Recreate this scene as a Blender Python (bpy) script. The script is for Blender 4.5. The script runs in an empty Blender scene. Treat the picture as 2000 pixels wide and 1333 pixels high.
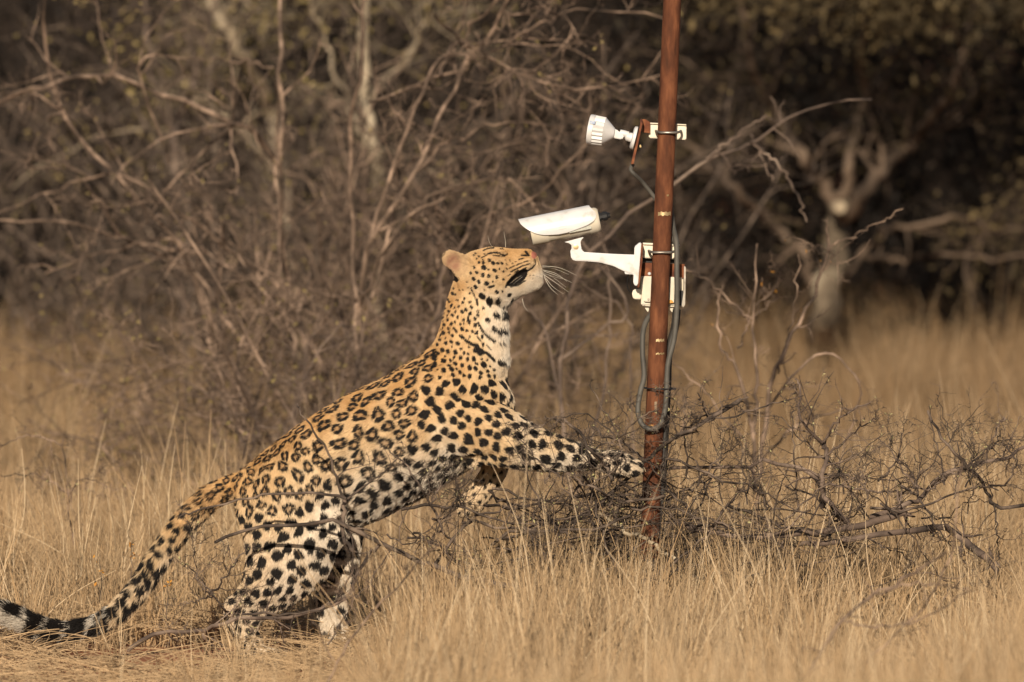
import bpy, bmesh, math, random
import numpy as np
from mathutils import Vector, Matrix, noise as mnoise

R = math.radians
rng = np.random.default_rng(7)
random.seed(7)
sc = bpy.context.scene

# ------------------------------------------------------------------ camera
CAM = np.array([0.0, -30.0, 2.0])
PITCH = math.atan2(1.17, 30.0)
FOC = 400.0 / 36.0 * 2000.0
P = 30.0 / FOC                       # metres per photo pixel at the animal
cam_d = bpy.data.cameras.new('camera')
cam = bpy.data.objects.new('camera', cam_d)
sc.collection.objects.link(cam)
cam.location = CAM
cam.rotation_euler = (math.pi / 2 - PITCH, 0, 0)
cam_d.lens = 400
cam_d.sensor_width = 36
cam_d.clip_start = 0.5
cam_d.clip_end = 3000
cam_d.dof.use_dof = True
cam_d.dof.focus_distance = 29.95
cam_d.dof.aperture_fstop = 5.0
sc.camera = cam

# ------------------------------------------------------------------ light
SUN_EL, SUN_AZ = 21.0, 7.0          # azimuth: degrees to the left of the camera's back
world = bpy.data.worlds.new('World')
sc.world = world
world.use_nodes = True
wn = world.node_tree.nodes
bg = wn['Background']
sky = wn.new('ShaderNodeTexSky')
sky.sky_type = 'NISHITA'
sky.sun_disc = False
sky.sun_elevation = R(SUN_EL)
sky.sun_rotation = R(180 + SUN_AZ)
world.node_tree.links.new(sky.outputs[0], bg.inputs[0])
bg.inputs[1].default_value = 0.05
sd = bpy.data.lights.new('sun', 'SUN')
sun = bpy.data.objects.new('sun', sd)
sc.collection.objects.link(sun)
sd.energy = 5.0
sd.angle = R(0.6)
sd.color = (1.0, 0.85, 0.67)
to_sun = Vector((-math.sin(R(SUN_AZ)) * math.cos(R(SUN_EL)), -math.cos(R(SUN_AZ)) * math.cos(R(SUN_EL)), math.sin(R(SUN_EL))))
sun.rotation_euler = to_sun.to_track_quat('Z', 'Y').to_euler()
sc.view_settings.view_transform = 'Standard'
sc.view_settings.look = 'None'
sc.view_settings.gamma = 1.0
sc.view_settings.exposure = 0.19
sc.cycles.max_bounces = 6
sc.cycles.diffuse_bounces = 3
sc.cycles.use_denoising = True


# ------------------------------------------------------------------ helpers
def W(px, py, Y=0.0):
    """photo pixel at depth plane y=Y -> world"""
    d = np.array([(px - 1000.0) / FOC,
                  math.cos(PITCH) + math.sin(PITCH) * (666.5 - py) / FOC,
                  -math.sin(PITCH) + math.cos(PITCH) * (666.5 - py) / FOC])
    t = (Y - CAM[1]) / d[1]
    return CAM + t * d


def to_px(V):
    """world points -> photo pixels"""
    D = V - CAM
    cp, sp = math.cos(PITCH), math.sin(PITCH)
    f = D[:, 1] * cp - D[:, 2] * sp
    u = D[:, 1] * sp + D[:, 2] * cp
    return 1000 + FOC * D[:, 0] / f, 666.5 - FOC * u / f


def tag(o, label=None, cat=None, group=None, kind=None):
    if label: o['label'] = label
    if cat: o['category'] = cat
    if group: o['group'] = group
    if kind: o['kind'] = kind
    return o


def link(name, me, parent=None):
    o = bpy.data.objects.new(name, me)
    sc.collection.objects.link(o)
    if parent is not None:
        o.parent = parent
        o.matrix_parent_inverse = Matrix.Translation(parent.location).inverted() if parent.rotation_euler[1] == 0 and parent.rotation_euler[2] == 0 else parent.matrix_basis.inverted()
    return o


def empty(name, loc):
    o = bpy.data.objects.new(name, None)
    o.location = tuple(loc)
    o.empty_display_size = 0.1
    sc.collection.objects.link(o)
    return o


def mesh_np(name, V, F, mat=None, smooth=True):
    """V (n,3), F (m,k) array or list of such arrays"""
    Fs = F if isinstance(F, list) else [F]
    me = bpy.data.meshes.new(name)
    me.vertices.add(len(V))
    me.vertices.foreach_set('co', np.ascontiguousarray(V, dtype=np.float32).ravel())
    loops = np.concatenate([f.ravel() for f in Fs]).astype(np.int32)
    sizes = np.concatenate([np.full(len(f), f.shape[1], dtype=np.int32) for f in Fs])
    starts = np.concatenate([[0], np.cumsum(sizes)[:-1]]).astype(np.int32)
    me.loops.add(len(loops))
    me.loops.foreach_set('vertex_index', loops)
    me.polygons.add(len(sizes))
    me.polygons.foreach_set('loop_start', starts)
    me.polygons.foreach_set('loop_total', sizes)
    me.polygons.foreach_set('use_smooth', np.full(len(sizes), smooth))
    me.update(calc_edges=True)
    if mat: me.materials.append(mat)
    return me


def norm(a):
    return a / np.maximum(np.linalg.norm(a, axis=-1, keepdims=True), 1e-9)


class Tubes:
    """collects polylines with radii, builds ONE mesh"""
    def __init__(self, k=4):
        self.items = []
        self.k = k

    def add(self, Pts, Rad, k=None):
        Pts = np.asarray(Pts, float); Rad = np.asarray(Rad, float)
        if Pts.ndim == 2:
            Pts = Pts[None]; Rad = Rad[None]
        if len(Pts): self.items.append((Pts, Rad, k or self.k))
        return Pts, Rad

    def arrays(self):
        Vs, Fq, base = [], [], 0
        for Pts, Rad, k in self.items:
            N, n, _ = Pts.shape
            T = np.empty_like(Pts)
            T[:, 1:-1] = Pts[:, 2:] - Pts[:, :-2]
            T[:, 0] = Pts[:, 1] - Pts[:, 0]
            T[:, -1] = Pts[:, -1] - Pts[:, -2]
            T = norm(T)
            chord = norm(Pts[:, -1] - Pts[:, 0])
            ref = np.where(np.abs(chord[:, 2:3]) > 0.8, np.array([[1.0, 0.2, 0]]), np.array([[0.1, 0.1, 1.0]]))[:, None, :]
            ref = np.broadcast_to(ref, T.shape)
            A = norm(np.cross(T, ref)); B = np.cross(T, A)
            a = np.arange(k) * 2 * math.pi / k
            V = Pts[:, :, None, :] + Rad[:, :, None, None] * (A[:, :, None, :] * np.cos(a)[None, None, :, None] + B[:, :, None, :] * np.sin(a)[None, None, :, None])
            Vs.append(V.reshape(-1, 3))
            i = np.arange(N)[:, None, None] * (n * k); j = np.arange(n - 1)[None, :, None] * k; c = np.arange(k)[None, None, :]; c2 = (c + 1) % k
            q = np.stack([base + i + j + c, base + i + j + c2, base + i + j + k + c2, base + i + j + k + c], -1)
            Fq.append(q.reshape(-1, 4))
            base += N * n * k
        return np.concatenate(Vs), np.concatenate(Fq)

    def build(self, name, mat, parent=None):
        V, F = self.arrays()
        return link(name, mesh_np(name, V, F, mat), parent)


def catmull(pts, n):
    pts = np.asarray(pts, float)
    if len(pts) == 2:
        t = np.linspace(0, 1, n)[:, None]
        return pts[0] * (1 - t) + pts[1] * t
    Q = np.vstack([2 * pts[0] - pts[1], pts, 2 * pts[-1] - pts[-2]])
    seg = len(pts) - 1
    out = []
    for u in np.linspace(0, seg - 1e-6, n):
        i = int(u); f = u - i
        p0, p1, p2, p3 = Q[i], Q[i + 1], Q[i + 2], Q[i + 3]
        out.append(0.5 * (2 * p1 + (p2 - p0) * f + (2 * p0 - 5 * p1 + 4 * p2 - p3) * f * f + (3 * p1 - p0 - 3 * p2 + p3) * f ** 3))
    return np.array(out)


def sprout(Pts, Rad, count, ang=(35, 75), length=(0.1, 0.3), n=6, wob=0.22, bias=(0, 0, 0), rf=0.6, tmin=0.1, tip=0.35, rmin=0.0008, flat=1.0):
    """children of a batch of polylines: count per parent on average"""
    N, m, _ = Pts.shape
    M = int(N * count)
    if M <= 0: return np.zeros((0, n, 3)), np.zeros((0, n))
    par = rng.integers(0, N, M)
    t = (tmin + (1 - tmin) * rng.random(M) ** 0.9) * (m - 1.001)
    i = t.astype(int); f = (t - i)[:, None]
    a = Pts[par, i]; b = Pts[par, i + 1]
    start = a * (1 - f) + b * f
    r0 = (Rad[par, i] * (1 - f[:, 0]) + Rad[par, i + 1] * f[:, 0])
    T = norm(b - a)
    rnd = rng.normal(size=(M, 3)); rnd[:, 1] *= flat
    perp = norm(rnd - (rnd * T).sum(1, keepdims=True) * T)
    an = np.radians(rng.uniform(ang[0], ang[1], M))[:, None]
    d = norm(np.cos(an) * T + np.sin(an) * perp + np.array(bias))
    L = rng.uniform(length[0], length[1], M) * (1.15 - 0.6 * t / (m - 1))
    out = np.empty((M, n, 3)); out[:, 0] = start
    for j in range(1, n):
        d = norm(d + wob * rng.normal(size=(M, 3)) + 0.12 * np.array(bias))
        out[:, j] = out[:, j - 1] + d * (L / (n - 1))[:, None]
    rr = np.maximum(r0 * rf, rmin)[:, None] * np.linspace(1, tip, n)[None]
    return out, rr


def thorns(tb, Pts, Rad, count, length=(0.008, 0.022), k=3, r=0.0009):
    p, rr = sprout(Pts, Rad, count, (55, 95), length, 2, 0.0, rf=1)
    rr = np.stack([np.full(len(p), r), np.full(len(p), r * 0.25)], 1)
    tb.add(p, rr, k)


def leaves_on(Pts, count, size, jitter=0.01):
    N, m, _ = Pts.shape
    M = int(N * count)
    par = rng.integers(0, N, M)
    t = rng.random(M) * (m - 1.001); i = t.astype(int); f = (t - i)[:, None]
    c = Pts[par, i] * (1 - f) + Pts[par, i + 1] * f + rng.normal(size=(M, 3)) * jitter
    u = norm(rng.normal(size=(M, 3))); v = norm(np.cross(u, rng.normal(size=(M, 3))))
    s = (size * rng.uniform(0.5, 1.3, M))[:, None]
    w = np.cross(u, v) * s * 0.2
    V = np.stack([c - u * s, c + v * s * 0.5 + w, c + u * s, c - v * s * 0.5 + w], 1).reshape(-1, 3)
    F = np.arange(M * 4).reshape(-1, 4)
    return V, F


# ------------------------------------------------------------------ materials
def mat_new(name):
    m = bpy.data.materials.new(name)
    m.use_nodes = True
    nt = m.node_tree
    return m, nt, nt.nodes['Principled BSDF']


def mat_noise(name, cols, scale=20, rough=0.85, detail=5, bump=0.0, bscale=60, spec=0.3, pos=None, metal=0.0, stretch=None, transl=0.0):
    """colour ramp over object-space noise"""
    m, nt, b = mat_new(name)
    tc = nt.nodes.new('ShaderNodeTexCoord')
    mp = nt.nodes.new('ShaderNodeMapping')
    if stretch: mp.inputs['Scale'].default_value = stretch
    nt.links.new(tc.outputs['Object'], mp.inputs[0])
    n = nt.nodes.new('ShaderNodeTexNoise')
    n.inputs['Scale'].default_value = scale; n.inputs['Detail'].default_value = detail
    nt.links.new(mp.outputs[0], n.inputs[0])
    r = nt.nodes.new('ShaderNodeValToRGB')
    el = r.color_ramp.elements
    k = len(cols)
    pos = pos or [0.3 + 0.4 * i / (k - 1) for i in range(k)]
    while len(el) < k: el.new(0.5)
    for i in range(k):
        el[i].position = pos[i]; el[i].color = (*cols[i], 1)
    nt.links.new(n.outputs[0], r.inputs[0])
    nt.links.new(r.outputs[0], b.inputs['Base Color'])
    b.inputs['Roughness'].default_value = rough
    b.inputs['Specular IOR Level'].default_value = spec
    b.inputs['Metallic'].default_value = metal
    if bump:
        n2 = nt.nodes.new('ShaderNodeTexNoise'); n2.inputs['Scale'].default_value = bscale; n2.inputs['Detail'].default_value = 4
        nt.links.new(mp.outputs[0], n2.inputs[0])
        bp = nt.nodes.new('ShaderNodeBump'); bp.inputs['Strength'].default_value = bump; bp.inputs['Distance'].default_value = 0.01
        nt.links.new(n2.outputs[0], bp.inputs['Height']); nt.links.new(bp.outputs[0], b.inputs['Normal'])
    return m


def mat_attr(name, rough=0.7, spec=0.2, transl=0.0):
    m, nt, b = mat_new(name)
    a = nt.nodes.new('ShaderNodeAttribute'); a.attribute_name = 'col'
    nt.links.new(a.outputs['Color'], b.inputs['Base Color'])
    b.inputs['Roughness'].default_value = rough
    b.inputs['Specular IOR Level'].default_value = spec
    return m


M_bark = mat_noise('grey_bark', [(0.040, 0.030, 0.025), (0.125, 0.090, 0.070), (0.26, 0.195, 0.15)], 12, bump=0.4)
M_twig = mat_noise('dark_twig', [(0.020, 0.015, 0.012), (0.080, 0.060, 0.047), (0.22, 0.165, 0.125)], 18)
M_bark_warm = mat_noise('warm_bark', [(0.028, 0.020, 0.015), (0.145, 0.101, 0.073), (0.40, 0.285, 0.208)], 14, bump=0.3)
M_bark_pale = mat_noise('pale_bark', [(0.16, 0.12, 0.08), (0.32, 0.26, 0.18), (0.42, 0.35, 0.25)], 12, bump=0.4)
M_bark_shade = mat_noise('shade_brown_bark', [(0.005, 0.0035, 0.003), (0.018, 0.013, 0.010), (0.105, 0.073, 0.052)], 1.6, bump=0.4)  # brown bark darkened in its colour to stand for thicket shade
M_bud = mat_noise('pale_bud', [(0.30, 0.27, 0.12), (0.42, 0.38, 0.20)], 30)
M_leaf_y = mat_noise('yellowing_leaf', [(0.08, 0.066, 0.025), (0.20, 0.155, 0.06), (0.36, 0.28, 0.13)], 6)
M_leaf_d = mat_noise('olive_leaf', [(0.012, 0.009, 0.005), (0.055, 0.041, 0.020), (0.17, 0.125, 0.058)], 3)
M_leaf_k = mat_noise('shade_black_leaf', [(0.002, 0.002, 0.002), (0.005, 0.004, 0.003), (0.030, 0.021, 0.012)], 1.5)  # near-black leaf colour imitates deep shade in the thicket
M_leaf_b = mat_noise('shade_brown_leaf', [(0.003, 0.0025, 0.002), (0.012, 0.009, 0.007), (0.07, 0.050, 0.036)], 1.3)  # brown leaves painted mostly shaded, with a few lit patches
M_bark_m = mat_noise('lichen_bark', [(0.045, 0.034, 0.023), (0.13, 0.10, 0.068), (0.30, 0.25, 0.175)], 7, bump=0.4)
M_bark_k = mat_noise('shade_black_bark', [(0.006, 0.005, 0.004), (0.020, 0.014, 0.011), (0.06, 0.042, 0.03)], 2)  # bark toned near black in place of shade at the right
M_leaf_o = mat_noise('orange_leaf', [(0.40, 0.17, 0.03), (0.55, 0.28, 0.05)], 20)


# ------------------------------------------------------------------ ground
def build_ground():
    def axis(a, b, n, lo, hi):
        return np.unique(np.concatenate([np.linspace(-400, a, 12), np.linspace(a, b, n), np.linspace(b, 700, 14)]))
    xs = axis(-6, 6, 150, 0, 0); ys = axis(-12, 40, 300, 0, 0)
    X, Y = np.meshgrid(xs, ys, indexing='ij')
    Z = 0.012 * np.sin(X * 2.1 + 0.7 * Y) + 0.010 * np.sin(Y * 3.3 - X) + 0.006 * np.sin(X * 7.3 + 1) * np.sin(Y * 6.1)
    Z = Z + rng.normal(size=Z.shape) * 0.002 - 0.012
    V = np.stack([X, Y, Z], -1).reshape(-1, 3)
    n1, n2 = X.shape
    i = np.arange(n1 - 1)[:, None] * n2 + np.arange(n2 - 1)[None]
    F = np.stack([i, i + n2, i + n2 + 1, i + 1], -1).reshape(-1, 4)
    m = mat_noise('red_soil', [(0.18, 0.065, 0.028), (0.34, 0.135, 0.06), (0.38, 0.20, 0.11)], 2.2, bump=0.8, bscale=30)
    o = link('ground', mesh_np('ground', V, F, m))
    tag(o, 'red sandy soil showing between the dry grass', 'ground', kind='structure')


build_ground()


def curves_obj(name, Pts, Rad, Col, mat, parent=None):
    N, n, _ = Pts.shape
    hc = bpy.data.hair_curves.new(name)
    hc.add_curves([n] * N)
    hc.attributes['position'].data.foreach_set('vector', np.ascontiguousarray(Pts, dtype=np.float32).ravel())
    ra = hc.attributes.get('radius') or hc.attributes.new('radius', 'FLOAT', 'POINT')
    ra.data.foreach_set('value', np.ascontiguousarray(Rad, dtype=np.float32).ravel())
    ca = hc.attributes.new('col', 'FLOAT_COLOR', 'CURVE')
    C4 = np.ones((N, 4), dtype=np.float32); C4[:, :3] = Col
    ca.data.foreach_set('color', C4.ravel())
    hc.materials.append(mat)
    return link(name, hc, parent)


M_grass = mat_attr('dry_grass', 0.7, 0.25)


def build_grass():
    rg = np.random.default_rng(21)
    cs, hs = [], []
    Y0, Y1 = -7.5, 21.0
    nt = 15500
    y = Y0 + (Y1 - Y0) * rg.random(nt) ** 1.0
    hw = 1.35 * (y + 30) / 30 * 1.12 + 0.35 + np.clip(y + 1, 0, 22) * .11
    x = rg.uniform(-1, 1, nt) * hw
    # patchiness
    pat = np.sin(x * 2.3 + y * 0.9) * np.sin(x * 1.1 - y * 1.7 + 2) + 0.5 * np.sin(x * 5.1 + 1) * np.sin(y * 4.3)
    dens = 0.66 + 0.38 * pat
    keep = rg.random(nt) < dens
    # bare red soil to the left of the hind legs
    sx = -0.88; bare = ((x - sx) / 0.36) ** 2 + ((y + 0.15) / 0.75) ** 2 < 1
    keep &= ~bare
    bare2 = (x < -0.35) & (y > -4.4) & (y < -0.12) & (rg.random(nt) < np.where(x < -0.80, 0.93, np.where(y > -1.3, .82, .80)))
    keep &= ~bare2
    x, y, pat = x[keep], y[keep], pat[keep]
    nn = 150
    xn = np.concatenate([rg.normal(.05, .10, 40), rg.normal(-.32, .08, 22), rg.uniform(.2, 1.1, nn - 62)])
    x = np.append(x, xn); y = np.append(y, rg.uniform(-9.5, -6.8, nn)); pat = np.append(pat, np.zeros(nn))
    h = rg.uniform(0.15, 0.36, len(x)) * (1 + 0.25 * pat)
    big = rg.random(len(x)) < .06; h = np.where(big, h * 1.3, h)
    h = np.where((y < -1) & (x < -0.3), h * 0.62, h)
    h = np.where((y < -1) & (x >= -0.3), h * rg.uniform(0.75, 1.1, len(x)), h)
    h = np.where((x < -.3) & (x > -1.0) & (y > -1.4) & (y < .05), h * .6, h)
    h = np.where((y > -0.8) & (y < 1.5) & (x < -0.15), h * 0.72, h)
    nb = rg.integers(14, 40, len(x))
    nb = np.where(y > 8, (nb * 0.8).astype(int), nb)
    idx = np.repeat(np.arange(len(x)), nb)
    N = len(idx)
    th = rg.uniform(0, 2 * math.pi, N)
    rad = np.abs(rg.normal(0, 0.035, N))
    root = np.stack([x[idx] + rad * np.cos(th), y[idx] + rad * np.sin(th), np.full(N, -0.02)], 1)
    H = h[idx] * rg.uniform(0.35, 1.15, N)
    H = np.where(y[idx] < -7.6, H * 0 + rg.uniform(.36, .60, N), H)
    tuftlean = rg.normal(0, 0.09, (len(x), 2))[idx]
    lean = np.abs(rg.normal(0, 0.26, N)) + 0.03
    dx = lean * np.cos(th) + tuftlean[:, 0]; dy = lean * np.sin(th) * 0.8 + tuftlean[:, 1]
    wild = rg.random(N) < 0.05
    dx = np.where(wild, dx * 3.2, dx)
    n = 4
    Pts = np.empty((N, n, 3))
    for j in range(n):
        t = j / (n - 1)
        Pts[:, j, 0] = root[:, 0] + dx * H * t ** 1.6 + 0.006 * rg.normal(size=N) * (j > 0)
        Pts[:, j, 1] = root[:, 1] + dy * H * t ** 1.6
        Pts[:, j, 2] = root[:, 2] + H * t * (1 - 0.25 * np.minimum(1, (dx ** 2 + dy ** 2)) * t)
    r0 = rg.uniform(0.0007, 0.0016, N)
    Rad = r0[:, None] * np.array([1, 0.9, 0.7, 0.3])[None]
    base = np.array([0.455, 0.32, 0.183])
    alt = np.array([[0.50, 0.36, 0.21], [0.30, 0.185, 0.09], [0.36, 0.22, 0.10], [0.26, 0.20, 0.13]])
    w = rg.random(N)[:, None]
    tb = rg.integers(0, 4, len(x))[idx]
    tshade = rg.uniform(.72, 1.15, len(x))[idx][:, None]
    Col = base * (1 - 0.6 * w) + alt[tb] * 0.6 * w
    Col = Col * rg.uniform(0.55, 1.22, N)[:, None] * tshade
    stalk = rg.random(N) < 0.035
    Pts[stalk, :, 2] *= 1.35; Col[stalk] = np.array([0.62, 0.48, 0.31])
    far = np.clip((y[idx] - 2.5) / 7.0, 0, 1)[:, None]; Col = Col * (1 - far * np.array([.40, .43, .46]))  # far grass colour darkened to suggest shade at the back
    # flattened litter
    NL = 50000
    ly = Y0 + (12 - Y0) * rg.random(NL); lhw = 1.35 * (ly + 30) / 30 * 1.1 + 0.3 + np.clip(ly + 1, 0, 22) * .11
    lx = rg.uniform(-1, 1, NL) * lhw
    inb = (((lx - sx) / 0.36) ** 2 + ((ly + 0.15) / 0.75) ** 2 < 1) & (rg.random(NL) < 0.96)
    lx, ly = lx[~inb], ly[~inb]; NL = len(lx)
    a = rg.uniform(0, 2 * math.pi, NL); L = rg.uniform(0.06, 0.3, NL)
    PL = np.empty((NL, n, 3))
    z0 = rg.uniform(0.0, 0.05, NL); zt = rg.uniform(0.0, 0.10, NL)
    for j in range(n):
        t = j / (n - 1)
        PL[:, j, 0] = lx + np.cos(a) * L * t + 0.01 * rg.normal(size=NL)
        PL[:, j, 1] = ly + np.sin(a) * L * t
        PL[:, j, 2] = z0 * (1 - t) + zt * t + 0.01 * math.sin(math.pi * t)
    RL = rg.uniform(0.0007, 0.0015, NL)[:, None] * np.array([1, 1, 0.8, 0.4])[None]
    CL = base * rg.uniform(0.6, 1.15, NL)[:, None]
    Pts = np.concatenate([Pts, PL]); Rad = np.concatenate([Rad, RL]); Col = np.concatenate([Col, CL])
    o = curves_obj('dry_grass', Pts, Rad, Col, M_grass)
    tag(o, 'tall dry straw coloured grass covering the whole clearing', 'grass', kind='stuff')
    print('grass blades', len(Pts))


build_grass()


# ------------------------------------------------------------------ pole and the things on it
M_rust = mat_noise('rusty_steel', [(0.062, 0.026, 0.015), (0.108, 0.041, 0.021), (0.20, 0.080, 0.038)], 16, detail=9, spec=0.12, rough=0.85, bump=0.25, bscale=90, stretch=(3, 3, 0.8), pos=[.32, .5, .72])
M_rust_d = mat_noise('dark_rust', [(0.06, 0.018, 0.010), (0.14, 0.045, 0.02), (0.26, 0.10, 0.04)], 40, rough=0.8, bump=0.3)
M_white = mat_noise('white_paint', [(0.44, 0.42, 0.38), (0.58, 0.58, 0.575), (0.65, 0.65, 0.65)], 28, pos=[.28, .42, .7], rough=0.38, spec=0.5)
M_white2 = mat_noise('white_plastic', [(0.54, 0.53, 0.51), (0.65, 0.65, 0.65)], 40, rough=0.45, spec=0.5)
M_cream = mat_noise('cream_plastic', [(0.52, 0.46, 0.35), (0.66, 0.62, 0.52)], 18, rough=0.5, spec=0.4)
M_plate = mat_noise('cream_plate', [(0.52, 0.44, 0.30), (0.72, 0.66, 0.52), (0.76, 0.70, 0.58)], 30, rough=0.55, pos=[.25, .4, .8])
M_steel = mat_noise('zinc_steel', [(0.20, 0.18, 0.15), (0.38, 0.35, 0.31)], 60, rough=0.4, metal=0.7)
M_cond = mat_noise('grey_conduit', [(0.055, 0.052, 0.045), (0.10, 0.093, 0.080)], 25, rough=0.6)
M_cond_d = mat_noise('black_conduit', [(0.016, 0.015, 0.014), (0.04, 0.037, 0.033)], 25, rough=0.5)
M_black = mat_noise('black_rubber', [(0.010, 0.010, 0.011), (0.024, 0.024, 0.025)], 40, rough=0.5)
M_label = mat_noise('grey_label', [(0.30, 0.31, 0.27), (0.48, 0.48, 0.42)], 160, rough=0.5)
M_faint = mat_noise('faint_print', [(0.50, 0.48, 0.46), (0.58, 0.56, 0.54)], 80, rough=0.5)
M_blue = mat_noise('blue_scuff', [(0.26, 0.34, 0.50), (0.55, 0.58, 0.62)], 120, rough=0.5)
M_brass = mat_noise('brass_screw', [(0.40, 0.30, 0.15), (0.55, 0.43, 0.25)], 60, rough=0.35, metal=0.6)
M_conc = mat_noise('lime_concrete', [(0.10, 0.065, 0.045), (0.28, 0.21, 0.14), (0.46, 0.38, 0.27)], 26, rough=0.9, bump=0.5)
M_orange = mat_noise('orange_stain', [(0.50, 0.22, 0.04), (0.62, 0.34, 0.10)], 60)
M_glass, _n, _b = mat_new('dark_glass'); _b.inputs['Base Color'].default_value = (0.02, 0.02, 0.025, 1); _b.inputs['Roughness'].default_value = 0.05

PY = 0.12      # depth of the pole


def vpx(dx, dy):
    return np.array([dx * P, 0, -dy * P])


def prism(name, poly, Y, depth, mat, parent=None, bevel=0.0012, smooth=False):
    """polygon in photo pixels, real thickness along y"""
    bm = bmesh.new()
    f = [bm.verts.new(W(x, y, Y - depth / 2)) for x, y in poly]
    b = [bm.verts.new(W(x, y, Y - depth / 2) + np.array([0, depth, 0])) for x, y in poly]
    n = len(poly)
    bm.faces.new(f); bm.faces.new(b[::-1])
    for i in range(n):
        bm.faces.new((f[i], b[i], b[(i + 1) % n], f[(i + 1) % n]))
    bmesh.ops.recalc_face_normals(bm, faces=bm.faces)
    if bevel:
        bmesh.ops.bevel(bm, geom=[e for e in bm.edges], offset=bevel, segments=2, affect='EDGES', clamp_overlap=True)
    me = bpy.data.meshes.new(name); bm.to_mesh(me); bm.free()
    me.materials.append(mat)
    for p in me.polygons: p.use_smooth = smooth
    return link(name, me, parent)


def lathe(name, org, axis, prof, mat, parent=None, n=32, rib=None, smooth=True):
    ax = norm(np.array(axis, float)); ref = np.array([0, 1.0, 0]) if abs(ax[1]) < .9 else np.array([1.0, 0, 0])
    u = norm(np.cross(ax, ref)); v = np.cross(ax, u)
    V = []
    for i, (s, r) in enumerate(prof):
        for k in range(n):
            a = 2 * math.pi * k / n
            rr = r
            if rib and rib[0] <= i <= rib[1]: rr = r * (1 - (rib[2] if k % 2 else 0))
            V.append(np.array(org) + ax * s + (u * math.cos(a) + v * math.sin(a)) * rr)
    F = []
    for i in range(len(prof) - 1):
        for k in range(n):
            k2 = (k + 1) % n
            F.append((i * n + k, i * n + k2, (i + 1) * n + k2, (i + 1) * n + k))
    bm = bmesh.new()
    vs = [bm.verts.new(q) for q in V]
    for q in F: bm.faces.new([vs[i] for i in q])
    bm.faces.new([vs[k] for k in range(n)][::-1]); bm.faces.new([vs[(len(prof) - 1) * n + k] for k in range(n)])
    bmesh.ops.recalc_face_normals(bm, faces=bm.faces)
    me = bpy.data.meshes.new(name); bm.to_mesh(me); bm.free(); me.materials.append(mat)
    me.polygons.foreach_set('use_smooth', np.full(len(me.polygons), smooth))
    if smooth: me.set_sharp_from_angle(angle=R(35)) if hasattr(me, 'set_sharp_from_angle') else None
    return link(name, me, parent)


def ubolt(px0, px1, py, parent, r=2.6):
    # straight rod across the front of the pole that bends back into the plate
    tb = Tubes(10)
    pts = [W(px0, py - 1, PY + 0.03), W(px0 + 1, py, PY - 0.004), W(px0 + 7, py + 2, PY - 0.022), W(px0 + 14, py + 2.5, PY - 0.0285), W((px0 + px1) / 2, py + 2.5, PY - 0.031),
           W(px1 - 14, py + 2.5, PY - 0.0285), W(px1 - 7, py + 2, PY - 0.022), W(px1 - 1, py, PY - 0.004), W(px1, py - 1, PY + 0.03)]
    tb.add(catmull(np.array(pts), 40), np.full(40, r * P))
    return tb.build('clamp_bolt', M_steel, parent)


def build_pole():
    a = W(1313, 0, PY); b = W(1268.5, 1060, PY)
    d = (a - b) / (a[2] - b[2])
    foot = b + d * (0 - b[2]); top = b + d * (4.2 - b[2])
    root = empty('steel_pole', foot)
    tag(root, 'leaning rusty brown steel pole carrying the camera and the lamp', 'pole')
    tb = Tubes(40)
    n = 60
    pts = np.array([foot + (top - foot) * t for t in np.linspace(-0.03, 1, n)])
    rad = np.linspace(0.0255, 0.0215, n)
    tb.add(pts, rad); tb.build('tube', M_rust, root)
    # worn spots where paint or tape is left
    for (x0, y0, x1, y1, m) in [(1285, 414, 1310, 421, M_brass), (1281, 662, 1297, 667, M_brass), (1281, 689, 1297, 692, M_brass), (1278, 784, 1283, 806, M_conc), (1266, 829, 1276, 834, M_orange), (1302, 380, 1306, 383, M_brass)]:
        V, F = [], []
        k = 9
        for j in range(2):
            for i in range(k):
                x = x0 + (x1 - x0) * i / (k - 1); y = (y0 if j == 0 else y1) + 1.2 * math.sin(i * 2.3 + j)
                c = b + d * (W(x, y, PY)[2] - b[2])
                px_ = W(x, y, PY)[0] - c[0]
                rr = 0.0252
                yy = -math.sqrt(max(rr ** 2 - px_ ** 2, 1e-6))
                V.append((c[0] + px_, c[1] + yy - 0.0009, c[2]))
        for i in range(k - 1): F.append((i, i + 1, k + i + 1, k + i))
        link('paint_fleck', mesh_np('paint_fleck', np.array(V), np.array(F), m), root)
    # pale concrete collar at the foot
    lathe('concrete_collar', foot + d * -0.02, d, [(0, 0.046), (0.06, 0.041), (0.12, 0.036), (0.20, 0.0335), (0.262, 0.030), (0.268, 0.025)], M_conc, root, 24)
    return root


build_pole()


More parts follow.
